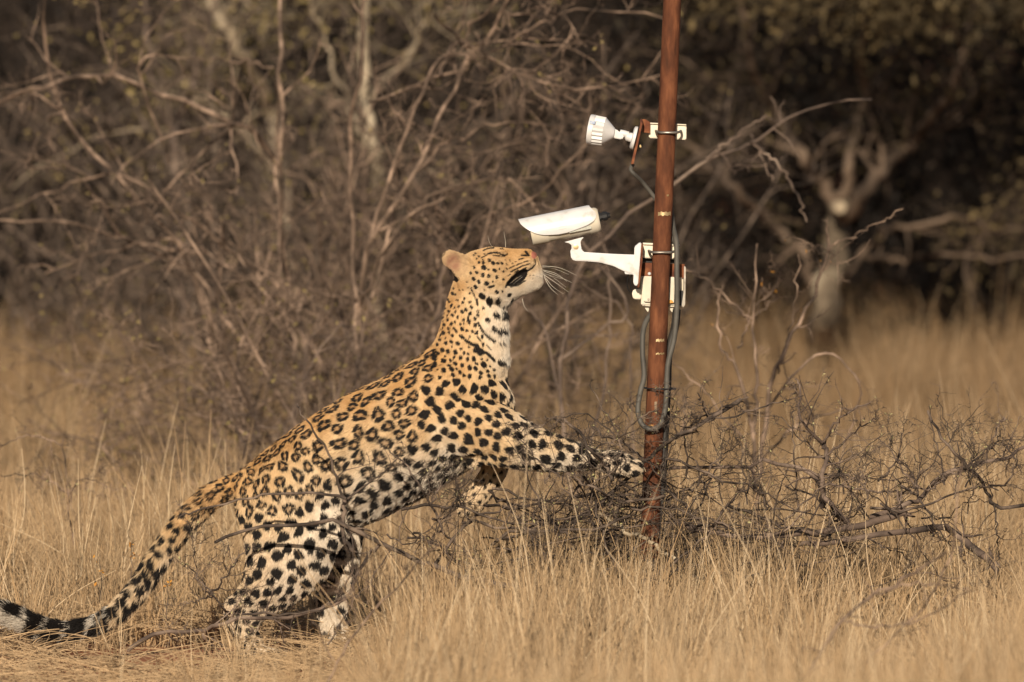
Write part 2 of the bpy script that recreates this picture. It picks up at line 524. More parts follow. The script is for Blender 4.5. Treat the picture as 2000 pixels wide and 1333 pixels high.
def build_floodlight():
    Z = lambda x, y: (1130 + x / 8.696, 210 + y / 8.696)
    Yd = PY - 0.01
    root = empty('infrared_lamp', W(1250, 262, PY + 0.03))
    tag(root, 'small round white ribbed lamp on a knuckle arm near the top of the pole', 'lamp')
    fc = W(*Z(170, 370), Yd)
    ax = norm(vpx(-1.0, -0.16) + np.array([0, 0.12 * P, 0]))
    hx = -ax
    r = 29.5 * P
    lathe('lamp_head', fc, hx, [(0.0, r * .90), (0.001, r * .985), (0.004, r), (0.014, r * 1.0), (0.0145, r * .985), (0.042, r * .955), (0.0425, r * .93), (0.0435, r * .90), (0.068, r * .36), (0.070, r * .30)], M_white2, root, 40, rib=(4, 5, 0.11))
    lathe('lens', fc + ax * 0.0004, ax, [(-0.002, r * .82), (0.0006, r * .82)], M_glass, root, 32)
    prism('sticker', [Z(190, 225), Z(290, 235), Z(275, 290), Z(190, 280)], Yd - r - 0.0006, 0.0014, M_blue, root, 0.0004)
    # knuckle
    lathe('neck', W(*Z(530, 440), Yd), vpx(1, 0.16), [(0, .0095), (.012, .0105), (.014, .0085), (.027, .0085), (.036, .0080)], M_white2, root, 20)
    prism('knuckle', [Z(540, 372), Z(650, 375), Z(690, 420), Z(770, 480), Z(765, 520), Z(730, 545), Z(540, 512)], Yd, 0.018, M_white2, root, 0.002)
    lathe('clamp_ring', W(*Z(700, 430), Yd), vpx(1, 0.25), [(0, .0085), (.010, .0092), (.024, .0085)], M_white2, root, 20)
    lathe('swivel', W(*Z(790, 495), Yd), vpx(1, 0.18), [(0, .0055), (.004, .0110), (.010, .0115), (.012, .0125), (.018, .0125), (.026, .012)], M_white2, root, 24)
    lathe('mount_disc', W(*Z(945, 520), Yd), vpx(1, 0.25), [(-.0065, .0255), (-.004, .0305), (.003, .0315), (.004, .0300)], M_white2, root, 40)
    prism('rusty_bracket', [Z(1050, 205), Z(1085, 205), Z(1085, 290), Z(935, 965), Z(890, 965), Z(905, 900), Z(1050, 290)], PY - 0.004, 0.050, M_rust_d, root, 0.0008)
    prism('bracket_leg', [Z(1086, 200), Z(1140, 205), Z(1215, 255), Z(1215, 440), Z(1086, 425)], PY + 0.020, 0.004, M_rust_d, root, 0.0006)
    prism('clamp_plate', [Z(1200, 275), Z(1370, 290), Z(1370, 535), Z(1200, 520)] if False else [Z(1198, 268), Z(1832, 296), Z(1828, 552), Z(1195, 520)], PY + 0.036, 0.010, M_plate, root, 0.0022)
    prism('plate_rim', [Z(1198, 262), Z(1832, 290), Z(1832, 306), Z(1198, 280)], PY + 0.032, 0.018, M_plate, root, 0.0008)
    ubolt(1281, 1330, 257, root)
    prism('screw', [Z(1030, 640), Z(1060, 635), Z(1068, 680), Z(1040, 685)], PY + .004, 0.008, M_brass, root, 0.0008)


build_floodlight()


def build_camera():
    Z = lambda x, y: (1000 + x / 9.09, 380 + y / 9.09)
    Yd = PY - 0.005
    q = P / 9.09
    root = empty('security_camera', W(1246, 520, PY + 0.03))
    tag(root, 'white bullet security camera with a curved sunshade, just above the leopard nose', 'camera')
    fc = W(*Z(336, 689), Yd)
    dx = norm(vpx(0.98, -0.196)); up = np.array([-dx[2], 0, dx[0]])
    r = 226 * q
    L = 1244 * q
    lathe('housing', fc, dx, [(-0.001, r * .90), (0.0, r * .985), (0.002, r * 1.02), (300 * q, r * 1.02), (302 * q, r * .955), (1040 * q, r * .955), (1044 * q, r * 1.01), (L - 0.010, r * 1.01), (L - 0.004, r * .96), (L, r * .82)], M_cream, root, 48)
    lathe('front_glass', fc - dx * 0.0012, -dx, [(-0.003, r * .86), (0.0006, r * .86)], M_glass, root, 40)
    # side label under the hood
    ph = R(97)
    prism('data_label', [Z(1010, 662), Z(1350, 545), Z(1410, 560), Z(1410, 610), Z(1020, 688)], Yd - r * 0.985, 0.0015, M_label, root, 0.0003)
    # hood
    phs = np.array([0, 30, 45, 58, 69, 80, 91, 100, 106, 112.5]); s0 = np.array([-177, -163, -149, -112, -67, -5, 64, 155, 254, 480]); s1 = np.array([1103, 1125, 1165, 1203, 1206, 1190, 1137, 1023, 864, 640])
    na, ns = 61, 44
    V = []
    for lay, rr in ((0, 289 * q), (1, 289 * q - 0.0016)):
        for i in range(na):
            a = -112.5 + 225 * i / (na - 1)
            A0 = np.interp(abs(a), phs, s0); A1 = np.interp(abs(a), phs, s1)
            for j in range(ns):
                t = j / (ns - 1)
                s = (A0 + (A1 - A0) * t)
                fall = max(0, (s - 1080) / 130.0)
                R_ = rr * (1 - 0.10 * fall ** 2)
                V.append(fc + dx * s * q + up * math.cos(R(a)) * R_ - np.array([0, 1, 0]) * math.sin(R(a)) * R_ * 0.93)
    V = np.array(V); F = []
    o = na * ns
    for i in range(na - 1):
        for j in range(ns - 1):
            k = i * ns + j
            F.append((k, k + ns, k + ns + 1, k + 1)); F.append((o + k, o + k + 1, o + k + ns + 1, o + k + ns))
    for i in range(na - 1):
        for j in (0, ns - 1):
            k = i * ns + j; F.append((k, k + ns, o + k + ns, o + k))
    for j in range(ns - 1):
        for i in (0, na - 1):
            k = i * ns + j; F.append((k, k + 1, o + k + 1, o + k))
    me = mesh_np('hood', V, np.array(F), M_white)
    bm = bmesh.new(); bm.from_mesh(me); bmesh.ops.recalc_face_normals(bm, faces=bm.faces); bm.to_mesh(me); bm.free()
    me.set_sharp_from_angle(angle=R(40))
    hood = link('sunshade', me, root)
    # faint print on the side of the hood: two rows of grey strokes
    a_ = R(86)
    for row, (ss, n_, hgt) in enumerate([(520, 7, 16), (505, 9, 11)]):
        tb = Tubes(4)
        for i in range(n_):
            s = (ss + i * (140.0 / n_))
            aa = a_ + row * R(9.5)
            def pt(s_, a): return fc + dx * s_ * q + up * math.cos(a) * 289 * q - np.array([0, 1, 0]) * math.sin(a) * (289 * q * .93 + 0.00005)
            tb.add(np.array([pt(s, aa), pt(s + 6, aa + R(hgt * .2))]), np.array([4.0, 4.0]) * q)
        tb.build('print', M_faint, hood)
    # rear cable gland
    g = fc + dx * L + up * 40 * q
    lathe('cable_gland', g, dx, [(-0.002, .0135), (.005, .0135), (.0055, .010), (.010, .010), (.0105, .0125), (.022, .0115), (.024, .008), (.030, .0065)], M_black, root, 10, smooth=False)
    # foot, knuckle, arm
    foot = prism('camera_foot', [Z(930, 850), Z(1270, 760), Z(1270, 775), Z(1235, 800), Z(1215, 850), Z(1235, 985), Z(1060, 990), Z(1055, 900), Z(1010, 865)], Yd, 0.026, M_white, root, 0.0015)
    lathe('pivot_screw', W(*Z(1135, 935), Yd - 0.013), (0, -1, 0), [(-.001, 50 * q), (.0012, 48 * q), (.0016, 30 * q)], M_brass, foot, 16)
    arm = prism('arm', [Z(1035, 985), Z(1060, 965), Z(1240, 965), Z(1260, 1025), Z(1500, 1042), Z(1800, 1060), Z(2190, 1075), Z(2190, 1440), Z(2100, 1410), Z(1960, 1350), Z(1800, 1270), Z(1550, 1205), Z(1300, 1185), Z(1110, 1180), Z(1050, 1140)], Yd, 0.030, M_white, root, 0.003)
    Y_ = lambda x, y: (1210 + x / 8.33, 460 + y / 8.33)
    prism('arm_boss', [Y_(80, 590), Y_(235, 590), Y_(235, 640), Y_(90, 630)], Yd, 0.020, M_white, root, 0.001)
    prism('base_plate', [Y_(245, 190), Y_(330, 120), Y_(355, 120), Y_(300, 800), Y_(265, 830), Y_(225, 780)], PY + 0.0, 0.060, M_white, root, 0.0025)
    prism('rusty_bracket', [Y_(352, 135), Y_(378, 135), Y_(372, 430), Y_(318, 850), Y_(285, 850), Y_(300, 800)], PY + 0.004, 0.056, M_rust_d, root, 0.0008)
    prism('bracket_leg', [Y_(374, 445), Y_(1060, 470), Y_(1050, 700), Y_(330, 660)], PY + 0.045, 0.004, M_rust_d, root, 0.0005)
    prism('back_strip', [Y_(372, 365), Y_(900, 385), Y_(900, 450), Y_(372, 440)], PY + 0.060, 0.004, M_black, root, 0.0005)
    prism('clamp_plate', [Y_(372, 150), Y_(975, 172), Y_(970, 395), Y_(370, 365)], PY + 0.036, 0.010, M_plate, root, 0.0022)
    prism('plate_rim', [Y_(378, 122), Y_(978, 148), Y_(978, 172), Y_(390, 150)], PY + 0.032, 0.018, M_plate, root, 0.0006)
    ubolt(1267, 1319, 491, root)
    lathe('round_bolt', W(*Y_(485, 625), PY + 0.042), (0, -1, 0), [(0, .0046), (.004, .0042), (.006, .002)], M_white, root, 14)


build_camera()


def build_box():
    Z = lambda x, y: (1210 + x / 8.33, 460 + y / 8.33)
    root = empty('junction_box', W(1295, 600, PY + 0.08))
    tag(root, 'cream plastic junction box clamped behind the rusty pole below the camera', 'electrical box')
    Yb = PY + 0.050
    prism('box', [Z(352, 668), Z(1040, 690), Z(1035, 1170), Z(350, 1150)], Yb, 0.034, M_cream, root, 0.004)
    prism('lid', [Z(400, 665), Z(900, 680), Z(885, 1110), Z(395, 1080)], Yb - 0.022, 0.012, M_cream, root, 0.002)
    prism('side_frame', [Z(1050, 500), Z(1080, 520), Z(1068, 1130), Z(1040, 1175), Z(1010, 1150), Z(1046, 900)], Yb - 0.012, 0.044, M_steel, root, 0.001)
    prism('painted_gap_shade', [Z(965, 895), Z(1035, 900), Z(1030, 1150), Z(970, 1140)], Yb - 0.023, 0.004, M_black, root, 0.0003)  # black slab painted in as the shade of the gap
    prism('gland', [Z(205, 925), Z(235, 880), Z(355, 878), Z(352, 1040), Z(235, 1038), Z(208, 990)], Yb - 0.01, 0.020, M_cream, root, 0.002)
    prism('stain', [Z(775, 1050), Z(850, 1052), Z(885, 1100), Z(780, 1110)], Yb - 0.0286, 0.0014, M_orange, root, 0.0003)
    for (x, y) in ((450, 1210), (845, 1215)):
        prism('lug', [Z(x - 40, y - 30), Z(x + 30, y - 28), Z(x + 25, y + 20), Z(x + 10, y + 40)], Yb - 0.01, 0.012, M_cream, root, 0.0008)
    lathe('screw', W(*Z(395, 1130), Yb - 0.017), (0, -1, 0), [(0, .0034), (.0018, .003)], M_steel, root, 12)
    lathe('screw', W(*Z(470, 1045), Yb - 0.028), (0, -1, 0), [(0, .0034), (.0018, .003)], M_steel, root, 12)


build_box()


def cable(name, label, pts, r, mat, corr=0, cat='cable', n=90, k=10):
    """pts: (px,py,Y)"""
    c = catmull(np.array([W(*p) for p in pts]), n)
    rad = np.full(n, r * P)
    if corr: rad = rad * (1 + corr * (np.arange(n) % 2))
    tb = Tubes(k); tb.add(c, rad)
    o = tb.build(name, mat)
    tag(o, label, cat)
    return o


cable('lamp_cable', 'dark grey cable hanging from the lamp bracket and passing behind the pole', [(1236, 322, PY + .0), (1232, 332, PY - .01), (1240, 342, PY - .01), (1258, 360, PY + .02), (1282, 392, PY + .032), (1300, 430, PY + .034), (1313, 462, PY + .02), (1320, 480, PY + 0.005)], 4.0, M_cond)
cable('grey_conduit', 'thick grey conduit running down the right side of the pole into a hanging loop', [(1309, 395, PY + .036), (1314, 440, PY + .030), (1321, 475, PY - .005), (1322, 530, PY - .018), (1322, 600, PY - .018), (1317, 660, PY - .02), (1305, 710, PY - .03), (1302, 760, PY - .034), (1299, 800, PY - .038), (1288, 832, PY - .045), (1268, 838, PY - .048), (1252, 826, PY - .044), (1246, 800, PY - .036),
                       (1251, 765, PY - .026), (1258, 735, PY - .012), (1255, 690, PY - .0), (1256, 650, PY + .01), (1264, 625, PY + .03), (1280, 606, PY + .05)], 5.2, M_cond, n=160)
cable('ribbed_conduit', 'black ribbed conduit strapped down the back right of the pole', [(1322, 605, PY + .03), (1318, 640, PY + .022), (1306, 690, PY + .018), (1303, 760, PY + .014), (1299, 840, PY + .014), (1295, 920, PY + .014), (1291, 1000, PY + .016), (1286, 1080, PY + .018), (1282, 1180, PY + .02), (1280, 1240, PY + .02)], 7.6, M_cond_d, corr=0.13, n=260, k=12)
cable('grey_hose', 'grey hose between the ribbed conduit and the pole', [(1296, 610, PY + .034), (1300, 640, PY + .028), (1293, 700, PY + .02), (1290, 760, PY + .02), (1288, 850, PY + .02)], 3.5, M_cond, n=50)
for i, dx in enumerate((0, 6)):
    cable('thin_wire', ['outer thin black wire looping from the camera arm into the box', 'inner thin black wire looping from the camera arm into the box'][i],
          [(1228 + dx, 534, PY + .01), (1225 + dx, 550, PY + .015), (1227 + dx, 566, PY + .03), (1238 + dx * .4, 574, PY + .05)], 1.1, M_black, n=24, cat='wire')
# cable tie
c = []
for a in np.linspace(0, 2 * math.pi, 40):
    p = W(1280, 759, PY)
    c.append(p + np.array([0.041 * math.cos(a) + 0.012, 0.036 * math.sin(a) * (1.25 if math.sin(a) < 0 else 1), -0.001 * math.cos(a)]))
tb = Tubes(6); tb.add(np.array(c), np.full(40, 0.0022)); tb.add(np.array([W(1306, 759, PY - .03), W(1316, 762, PY - .03)]), np.array([.0022, .0012]))
tie = tb.build('cable_tie', M_black); tag(tie, 'black cable tie strapping the conduits to the pole', 'cable tie')


# ------------------------------------------------------------------ leopard
def build_leopard():
    rl = np.random.default_rng(5)
    lofts = {}

    def loft(name, secs, yc, na=28, closed_round=True, sq=1.0):
        """secs: (x1,y1,x2,y2,w) pixel end points of each section + half width in px; yc px depth (scalar/list)"""
        S = np.array([s[:5] for s in secs], float)
        if np.isscalar(yc): yc = [yc] * len(S)
        D = np.concatenate([S, np.array(yc, float)[:, None]], 1)
        n = len(D) * 4
        D = catmull(D, n)
        V = []; C = []
        for d in D:
            Yd = d[5] * P
            a = W(d[0], d[1], Yd); b = W(d[2], d[3], Yd)
            c = (a + b) / 2; h = (a - b) / 2
            C.append((c, np.linalg.norm(h), d[4] * P))
            for k in range(na):
                t = 2 * math.pi * k / na
                V.append(c + h * math.cos(t) + np.array([0, 1, 0]) * d[4] * P * math.sin(t))
        V = np.array(V)
        F = []
        for i in range(n - 1):
            for k in range(na):
                k2 = (k + 1) % na
                F.append((i * na + k, i * na + k2, (i + 1) * na + k2, (i + 1) * na + k))
        caps = []
        c0 = len(V); V = np.vstack([V, V[:na].mean(0), V[(n - 1) * na:n * na].mean(0)])
        for k in range(na):
            k2 = (k + 1) % na
            caps.append((c0, k2, k)); caps.append((c0 + 1, (n - 1) * na + k, (n - 1) * na + k2))
        lofts[name] = (np.array([c[0] for c in C]), np.array([max(c[1], c[2]) for c in C]))
        return V, F, caps

    def ball(px, py, yc, r, sc3=(1, 1, 1), seg=16):
        bm = bmesh.new(); bmesh.ops.create_uvsphere(bm, u_segments=seg, v_segments=seg // 2 + 2, radius=1)
        c = W(px, py, yc * P)
        V = np.array([v.co[:] for v in bm.verts]) * np.array(sc3) * r * P + c
        F = [tuple(v.index for v in f.verts) for f in bm.faces]
        bm.free()
        return V, F, []

    parts = []
    # torso + neck
    torso = [(446, 940, 452, 978, 24), (468, 922, 490, 1000, 62), (500, 896, 555, 1012, 88), (548, 857, 625, 1026, 106), (600, 820, 690, 1028, 108),
             (650, 788, 740, 1014, 106), (700, 761, 788, 990, 110), (750, 737, 838, 964, 116), (798, 709, 885, 935, 118), (828, 689, 940, 900, 112),
             (846, 672, 985, 852, 98), (856, 650, 1004, 792, 84), (863, 626, 991, 742, 70), (869, 603, 993, 705, 60), (875, 583, 993, 672, 56), (882, 562, 992, 640, 54), (888, 545, 990, 612, 50)]
    parts.append(loft('torso', torso, 0, 36))
    head = [(886, 532, 915, 606, 38), (898, 508, 945, 612, 50), (915, 495, 972, 608, 58), (935, 488, 990, 598, 60), (958, 483, 1004, 588, 54), (980, 485, 1020, 578, 42),
            (1002, 487, 1036, 571, 34), (1022, 487, 1050, 563, 31), (1037, 489, 1059, 552, 26), (1046, 495, 1060, 540, 19), (1050, 503, 1058, 530, 10)]
    parts.append(loft('head', head, 0, 32))
    # near foreleg reaching the pole
    fl = [(850, 735, 850, 850, 30), (900, 752, 885, 890, 48), (950, 775, 940, 908, 50), (1000, 800, 985, 915, 46), (1045, 830, 1035, 919, 40), (1095, 851, 1085, 920, 34), (1140, 868, 1130, 919, 29),
          (1172, 880, 1164, 918, 25), (1196, 881, 1186, 925, 27), (1217, 884, 1204, 932, 30), (1233, 893, 1224, 929, 26), (1240, 902, 1236, 920, 14)]
    parts.append(loft('foreleg', fl, [-62, -66, -70, -70, -66, -62, -58, -56, -54, -54, -54, -54]))
    for i, (dy, dx, dz) in enumerate([(-24, 0, 6), (-9, 8, 0), (7, 8, 0), (21, 1, 5)]):
        parts.append(loft('toe%d' % i, [(1210 + dx, 898 + dz, 1204 + dx, 922 + dz, 10), (1232 + dx, 897 + dz, 1226 + dx, 924 + dz, 11), (1244 + dx, 904 + dz, 1240 + dx, 926 + dz, 9), (1248 + dx, 912 + dz, 1246 + dx, 922 + dz, 4)], -54 + dy, 12))
    # far foreleg tucked back
    ff = [(900, 850, 960, 830, 30), (925, 880, 990, 872, 30), (940, 908, 993, 908, 27), (936, 925, 986, 932, 25), (920, 948, 968, 962, 23), (905, 968, 950, 986, 23), (896, 982, 936, 1003, 23), (893, 996, 915, 1012, 14)]
    parts.append(loft('far_foreleg', ff, 58))
    for i, dy in enumerate((-15, -5, 6, 16)):
        parts.append(loft('ftoe%d' % i, [(905, 982, 922, 992, 8), (896, 994, 914, 1006, 8), (893, 1003, 905, 1011, 5)], 58 + dy, 10))
    # near hind leg
    hl = [(470, 915, 640, 930, 30), (459, 965, 680, 990, 44), (462, 1005, 683, 1040, 50), (474, 1050, 655, 1082, 48), (479, 1095, 641, 1122, 42), (472, 1135, 605, 1158, 34), (452, 1168, 556, 1190, 26),
          (438, 1192, 522, 1208, 20), (444, 1222, 505, 1226, 18), (458, 1252, 512, 1250, 18), (466, 1274, 520, 1272, 20), (474, 1288, 520, 1288, 16)]
    parts.append(loft('hindleg', hl, [-40, -52, -58, -62, -64, -62, -58, -56, -56, -56, -56, -56]))
    parts.append(loft('hindfoot', [(470, 1262, 470, 1290, 14), (495, 1258, 495, 1294, 24), (530, 1266, 528, 1296, 30), (556, 1277, 554, 1296, 28), (566, 1286, 566, 1294, 14)], -56, 20))
    for i, (dy, dx) in enumerate([(-24, 0), (-9, 8), (8, 8), (22, 0)]):
        parts.append(loft('htoe%d' % i, [(540 + dx, 1270, 540 + dx, 1296, 10), (560 + dx, 1276, 560 + dx, 1297, 10), (570 + dx, 1286, 570 + dx, 1295, 6)], -56 + dy, 12))
    # far hind leg
    fh = [(545, 960, 680, 950, 30), (560, 1005, 704, 1015, 44), (588, 1050, 706, 1052, 42), (615, 1095, 700, 1096, 34), (628, 1140, 690, 1140, 26), (618, 1176, 680, 1176, 21),
          (622, 1212, 676, 1212, 19), (634, 1248, 684, 1246, 19), (645, 1268, 690, 1266, 19), (652, 1280, 690, 1280, 14)]
    parts.append(loft('far_hindleg', fh, [45, 52, 56, 58, 58, 58, 58, 58, 58, 58]))
    parts.append(loft('far_hindfoot', [(645, 1258, 645, 1284, 12), (670, 1252, 670, 1286, 22), (700, 1264, 700, 1288, 28), (725, 1276, 724, 1288, 22), (735, 1282, 735, 1287, 10)], 58, 18))
    # tail
    tp = np.array([(512, 932, 20, 0), (456, 951, 24, 0), (408, 975, 25, -4), (367, 1015, 24, -14), (330, 1060, 23, -26), (300, 1105, 22, -38), (268, 1152, 21, -52), (230, 1193, 20, -66), (185, 1221, 19, -80), (130, 1233, 18, -94), (80, 1226, 19, -108), (38, 1209, 20, -120), (0, 1194, 19, -130), (-35, 1178, 13, -138), (-55, 1172, 5, -142)], float)
    tp = catmull(tp, 15)
    T = np.gradient(tp[:, :2], axis=0); T = T / np.linalg.norm(T, axis=1, keepdims=True)
    Nn = np.stack([-T[:, 1], T[:, 0]], 1)
    secs = [(tp[i, 0] + Nn[i, 0] * tp[i, 2], tp[i, 1] + Nn[i, 1] * tp[i, 2], tp[i, 0] - Nn[i, 0] * tp[i, 2], tp[i, 1] - Nn[i, 1] * tp[i, 2], tp[i, 2] * 0.95) for i in range(len(tp))]
    parts.append(loft('tail', secs, list(tp[:, 3]), 20))
    # muscle masses
    for b in [(878, 770, -78, 50, (0.95, 0.62, 1.25)), (878, 770, 78, 50, (0.95, 0.62, 1.25)),       # shoulder blades
              (955, 840, -76, 50, (1.15, 0.55, 0.85)),                                                # upper arm
              (925, 893, -66, 26, (1, 0.8, 0.9)),                                                      # elbow
              (560, 960, -78, 62, (1.05, 0.5, 1.0)), (590, 1060, -84, 52, (1.05, 0.5, 1.1)),
              (955, 560, -34, 34, (1.15, 0.9, 1)), (955, 560, 34, 34, (1.15, 0.9, 1)),                 # cheeks
              (1026, 519, -16, 22, (1.15, 0.95, 0.9)), (1026, 519, 16, 22, (1.15, 0.95, 0.9)),        # whisker pads
              (972, 493, -34, 12, (1.6, 1, 0.7)), (972, 493, 34, 12, (1.6, 1, 0.7)),                  # brows
              (1042, 550, 0, 19, (1, 1.1, 0.9)), (1041, 498, 0, 9, (0.9, 1.1, 0.7)), (960, 594, 0, 27, (1.2, 1.3, 0.9)),                 # chin, nose
              (455, 1186, -57, 21, (0.8, 0.8, 1.1)), (628, 1176, 58, 18, (0.8, 0.8, 1.1))]:           # hocks
        parts.append(ball(b[0], b[1], b[2], b[3], b[4]))
    # ears: cupped shells
    Z4 = lambda x, y: (840 + x / 4.443, 440 + y / 4.443)
    eo = [Z4(*p) for p in [(160, 372), (125, 335), (108, 282), (128, 236), (180, 218), (245, 238), (305, 262), (350, 300), (345, 380), (320, 450), (285, 490), (225, 440)]]
    eo = catmull(np.array(eo + eo[:1]), 33)[:-1]
    cx, cy = 893, 516
    for s in (-1, 1):
        V = []; na = len(eo)
        rings = [0.15, 0.45, 0.75, 0.93, 1.0]
        for side in (0, 1):
            for r in rings:
                for (ex, ey) in eo:
                    x = cx + (ex - cx) * r; y = cy + (ey - cy) * r
                    dep = 38 - 6 * r * r - 6 * max(0, (890 - x) / 25.0)
                    if s > 0: dep = dep
                    dep = dep - (7.5 if side == 0 else 0) * (1 if True else 0)
                    yy = (dep if side == 1 else dep) * s
                    # near rim bulges outward
                    V.append(W(x, y, (dep + 10 * r * r - (0 if side else -0)) * s * P))
        V = np.array(V)
        F = []
        nr = len(rings)
        for side in (0, 1):
            o = side * nr * na
            for i in range(nr - 1):
                for k in range(na):
                    k2 = (k + 1) % na
                    q = (o + i * na + k, o + i * na + k2, o + (i + 1) * na + k2, o + (i + 1) * na + k)
                    F.append(q if side else q[::-1])
        for k in range(na):
            k2 = (k + 1) % na
            F.append(((nr - 1) * na + k, (nr - 1) * na + k2, nr * na + (nr - 1) * na + k2, nr * na + (nr - 1) * na + k))
        caps = []
        F.append(tuple(range(na))); F.append(tuple(nr * na + k for k in range(na))[::-1])
        parts.append((V, F, caps))
    bm = bmesh.new()
    for V, F, caps in parts:
        vs = [bm.verts.new(v) for v in V]
        for f in list(F) + list(caps):
            try: bm.faces.new([vs[i] for i in f])
            except ValueError: pass
    bmesh.ops.recalc_face_normals(bm, faces=bm.faces)
    me = bpy.data.meshes.new('leopard_raw'); bm.to_mesh(me); bm.free()
    ob = bpy.data.objects.new('leopard_raw', me); sc.collection.objects.link(ob)
    md = ob.modifiers.new('r', 'REMESH'); md.mode = 'VOXEL'; md.voxel_size = 0.0034; md.use_smooth_shade = True
    sm = ob.modifiers.new('s', 'SMOOTH'); sm.factor = 0.5; sm.iterations = 7
    dg = bpy.context.evaluated_depsgraph_get(); dg.update()
    me2 = bpy.data.meshes.new_from_object(ob.evaluated_get(dg))
    bpy.data.objects.remove(ob)
    n = len(me2.vertices)
    V = np.empty(n * 3, np.float32); me2.vertices.foreach_get('co', V); V = V.reshape(-1, 3).astype(float)
    print('leopard verts', n)

    # extra smoothing on the torso joins is uneven on purpose; region of each point
    names = ['torso', 'head', 'foreleg', 'far_foreleg', 'hindleg', 'hindfoot', 'far_hindleg', 'far_hindfoot', 'tail']

    def regions(X):
        best = np.full(len(X), 1e9); lab = np.zeros(len(X), int); tt = np.zeros(len(X)); tan = np.zeros((len(X), 3)); cen = np.zeros((len(X), 3))
        for li, nm in enumerate(names):
            C, Rr = lofts[nm]
            Tn = norm(np.gradient(C, axis=0))
            for j in range(0, len(C)):
                d = np.linalg.norm(X - C[j], axis=1) / Rr[j]
                m = d < best
                best[m] = d[m]; lab[m] = li; tt[m] = j / (len(C) - 1); tan[m] = Tn[j]; cen[m] = C[j]
        return lab, tt, tan, cen

    lab, tt, tan, cen = regions(V)
    # --- carve the mouth and eye socket, wrinkles
    px, py = to_px(V)

    def inpoly(x, y, poly):
        ins = np.zeros(len(x), bool)
        q = len(poly)
        for i in range(q):
            x1, y1 = poly[i]; x2, y2 = poly[(i + 1) % q]
            c = ((y1 > y) != (y2 > y)) & (x < (x2 - x1) * (y - y1) / (y2 - y1 + 1e-9) + x1)
            ins ^= c
        return ins

    def segd(x, y, a, b):
        ax, ay = a; bx, by = b
        dx, dy = bx - ax, by - ay
        L = dx * dx + dy * dy + 1e-9
        t = np.clip(((x - ax) * dx + (y - ay) * dy) / L, 0, 1)
        return np.hypot(x - ax - t * dx, y - ay - t * dy)

    mouth = [Z4(*p) for p in [(662, 532), (675, 492), (712, 445), (765, 405), (820, 378), (850, 380), (858, 410), (840, 455), (805, 492), (760, 518), (715, 532)]]
    side = np.sign(V[:, 1])
    mi = inpoly(px, py, mouth) & (lab == 1)
    dm = np.full(len(V), 1e9)
    for i in range(len(mouth)):
        dm = np.minimum(dm, segd(px, py, mouth[i], mouth[(i + 1) % len(mouth)]))
    inset = np.where(mi, np.minimum(dm, 6) / 6 * 11 * P, 0)
    V[:, 1] -= side * inset
    for a, b, w, dpt in [((966, 492), (992, 497), 2.5, 3), ((958, 496), (966, 492), 2.2, 2), ((1031, 528), (1046, 516), 2.2, 3.0), ((1046, 516), (1046, 505), 2, 2.0), ((1028, 497), (1036, 499), 2.5, 3)]:
        d = segd(px, py, a, b); k = np.exp(-(d / w) ** 2) * (lab == 1)
        V[:, 1] -= side * k * dpt * P
    # muscle / skin folds
    Vn = np.empty(n * 3, np.float32); me2.vertices.foreach_get('normal', Vn); Vn = Vn.reshape(-1, 3).astype(float)
    wr = np.array([mnoise.noise(Vector((a * 9, b * 9, c * 9))) for a, b, c in V])
    V += Vn * (wr * 0.0035 * ((lab != 1)))[:, None]
    for a, b, w, dpt in [((895, 905), (960, 895), 10, 10), ((905, 820), (925, 880), 14, 6), ((690, 1010), (640, 1050), 12, 7), ((640, 960), (690, 1010), 20, 5), ((870, 690), (905, 790), 16, 4), ((990, 735), (940, 770), 14, 4)]:
        d = segd(px, py, a, b); k = np.exp(-(d / w) ** 2) * (V[:, 1] < -0.02)
        V += Vn * (-k * dpt * P)[:, None]
    me2.vertices.foreach_set('co', V.astype(np.float32).ravel()); me2.update()
    me2.vertices.foreach_get('normal', (tmp := np.empty(n * 3, np.float32))); Vn = tmp.reshape(-1, 3).astype(float)

    # --- coat pattern
    zs = """430 323 10;468 323 12;520 305 14;552 330 15;592 332 11;628 332 10;470 367 20;512 385 8;565 393 15;605 380 8;640 402 8;410 410 13;388 365 12;462 432 16;514 438 14;583 450 13;357 415 11;385 465 14;427 490 15;495 505 18;400 535 16;583 577 14;550 490 7;640 470 9;477 562 7;630 570 8;452 615 25;517 660 31;597 655 23;578 775 26;667 772 24;500 820 19;413 780 13;358 710 13;400 245 7;430 270 8;465 300 8;385 260 7;480 250 7;410 290 7;278 750 15;300 635 10;240 650 9;200 590 13;250 700 10;195 780 13;165 745 11;130 710 12;110 790 13;240 795 11;335 830 15;215 838 10;263 857 11;293 853 8;125 860 12;155 820 10;163 893 11;320 915 12;368 922 12;275 968 16;405 1050 20;430 1095 30;560 900 22;605 915 20;645 905 20;193 957 13;120 930 15;85 990 12;140 1020 14;183 1008 14;240 1025 16;65 1033 13;108 1083 18;155 1095 17;220 1100 18;265 1150 16;325 1162 14;380 1160 19;295 1108 12;330 1115 11;610 1190 24;640 1180 20;465 1210 24;345 1235 19;395 1243 17;278 1215 16;220 1200 17;178 1172 13;120 1175 20;188 1250 19;120 1258 19;40 1145 26;45 1208 20;610 1025 11;640 1020 11;60 920 10;75 870 10;690 605 13;520 700 9;335 540 7;350 590 8;325 490 7;380 600 7;210 545 8;225 600 8;260 560 6;290 560 7;170 660 9;160 640 8;215 715 9;70 1110 14;555 1255 13;500 1265 13;440 1280 16;510 1305 15;560 1310 12;345 1310 18;260 1275 15;200 1300 17"""
    zsp = [tuple(float(q) for q in s.split()) for s in zs.split(';')]
    caps = []  # capsules in photo px: x1,y1,x2,y2,r
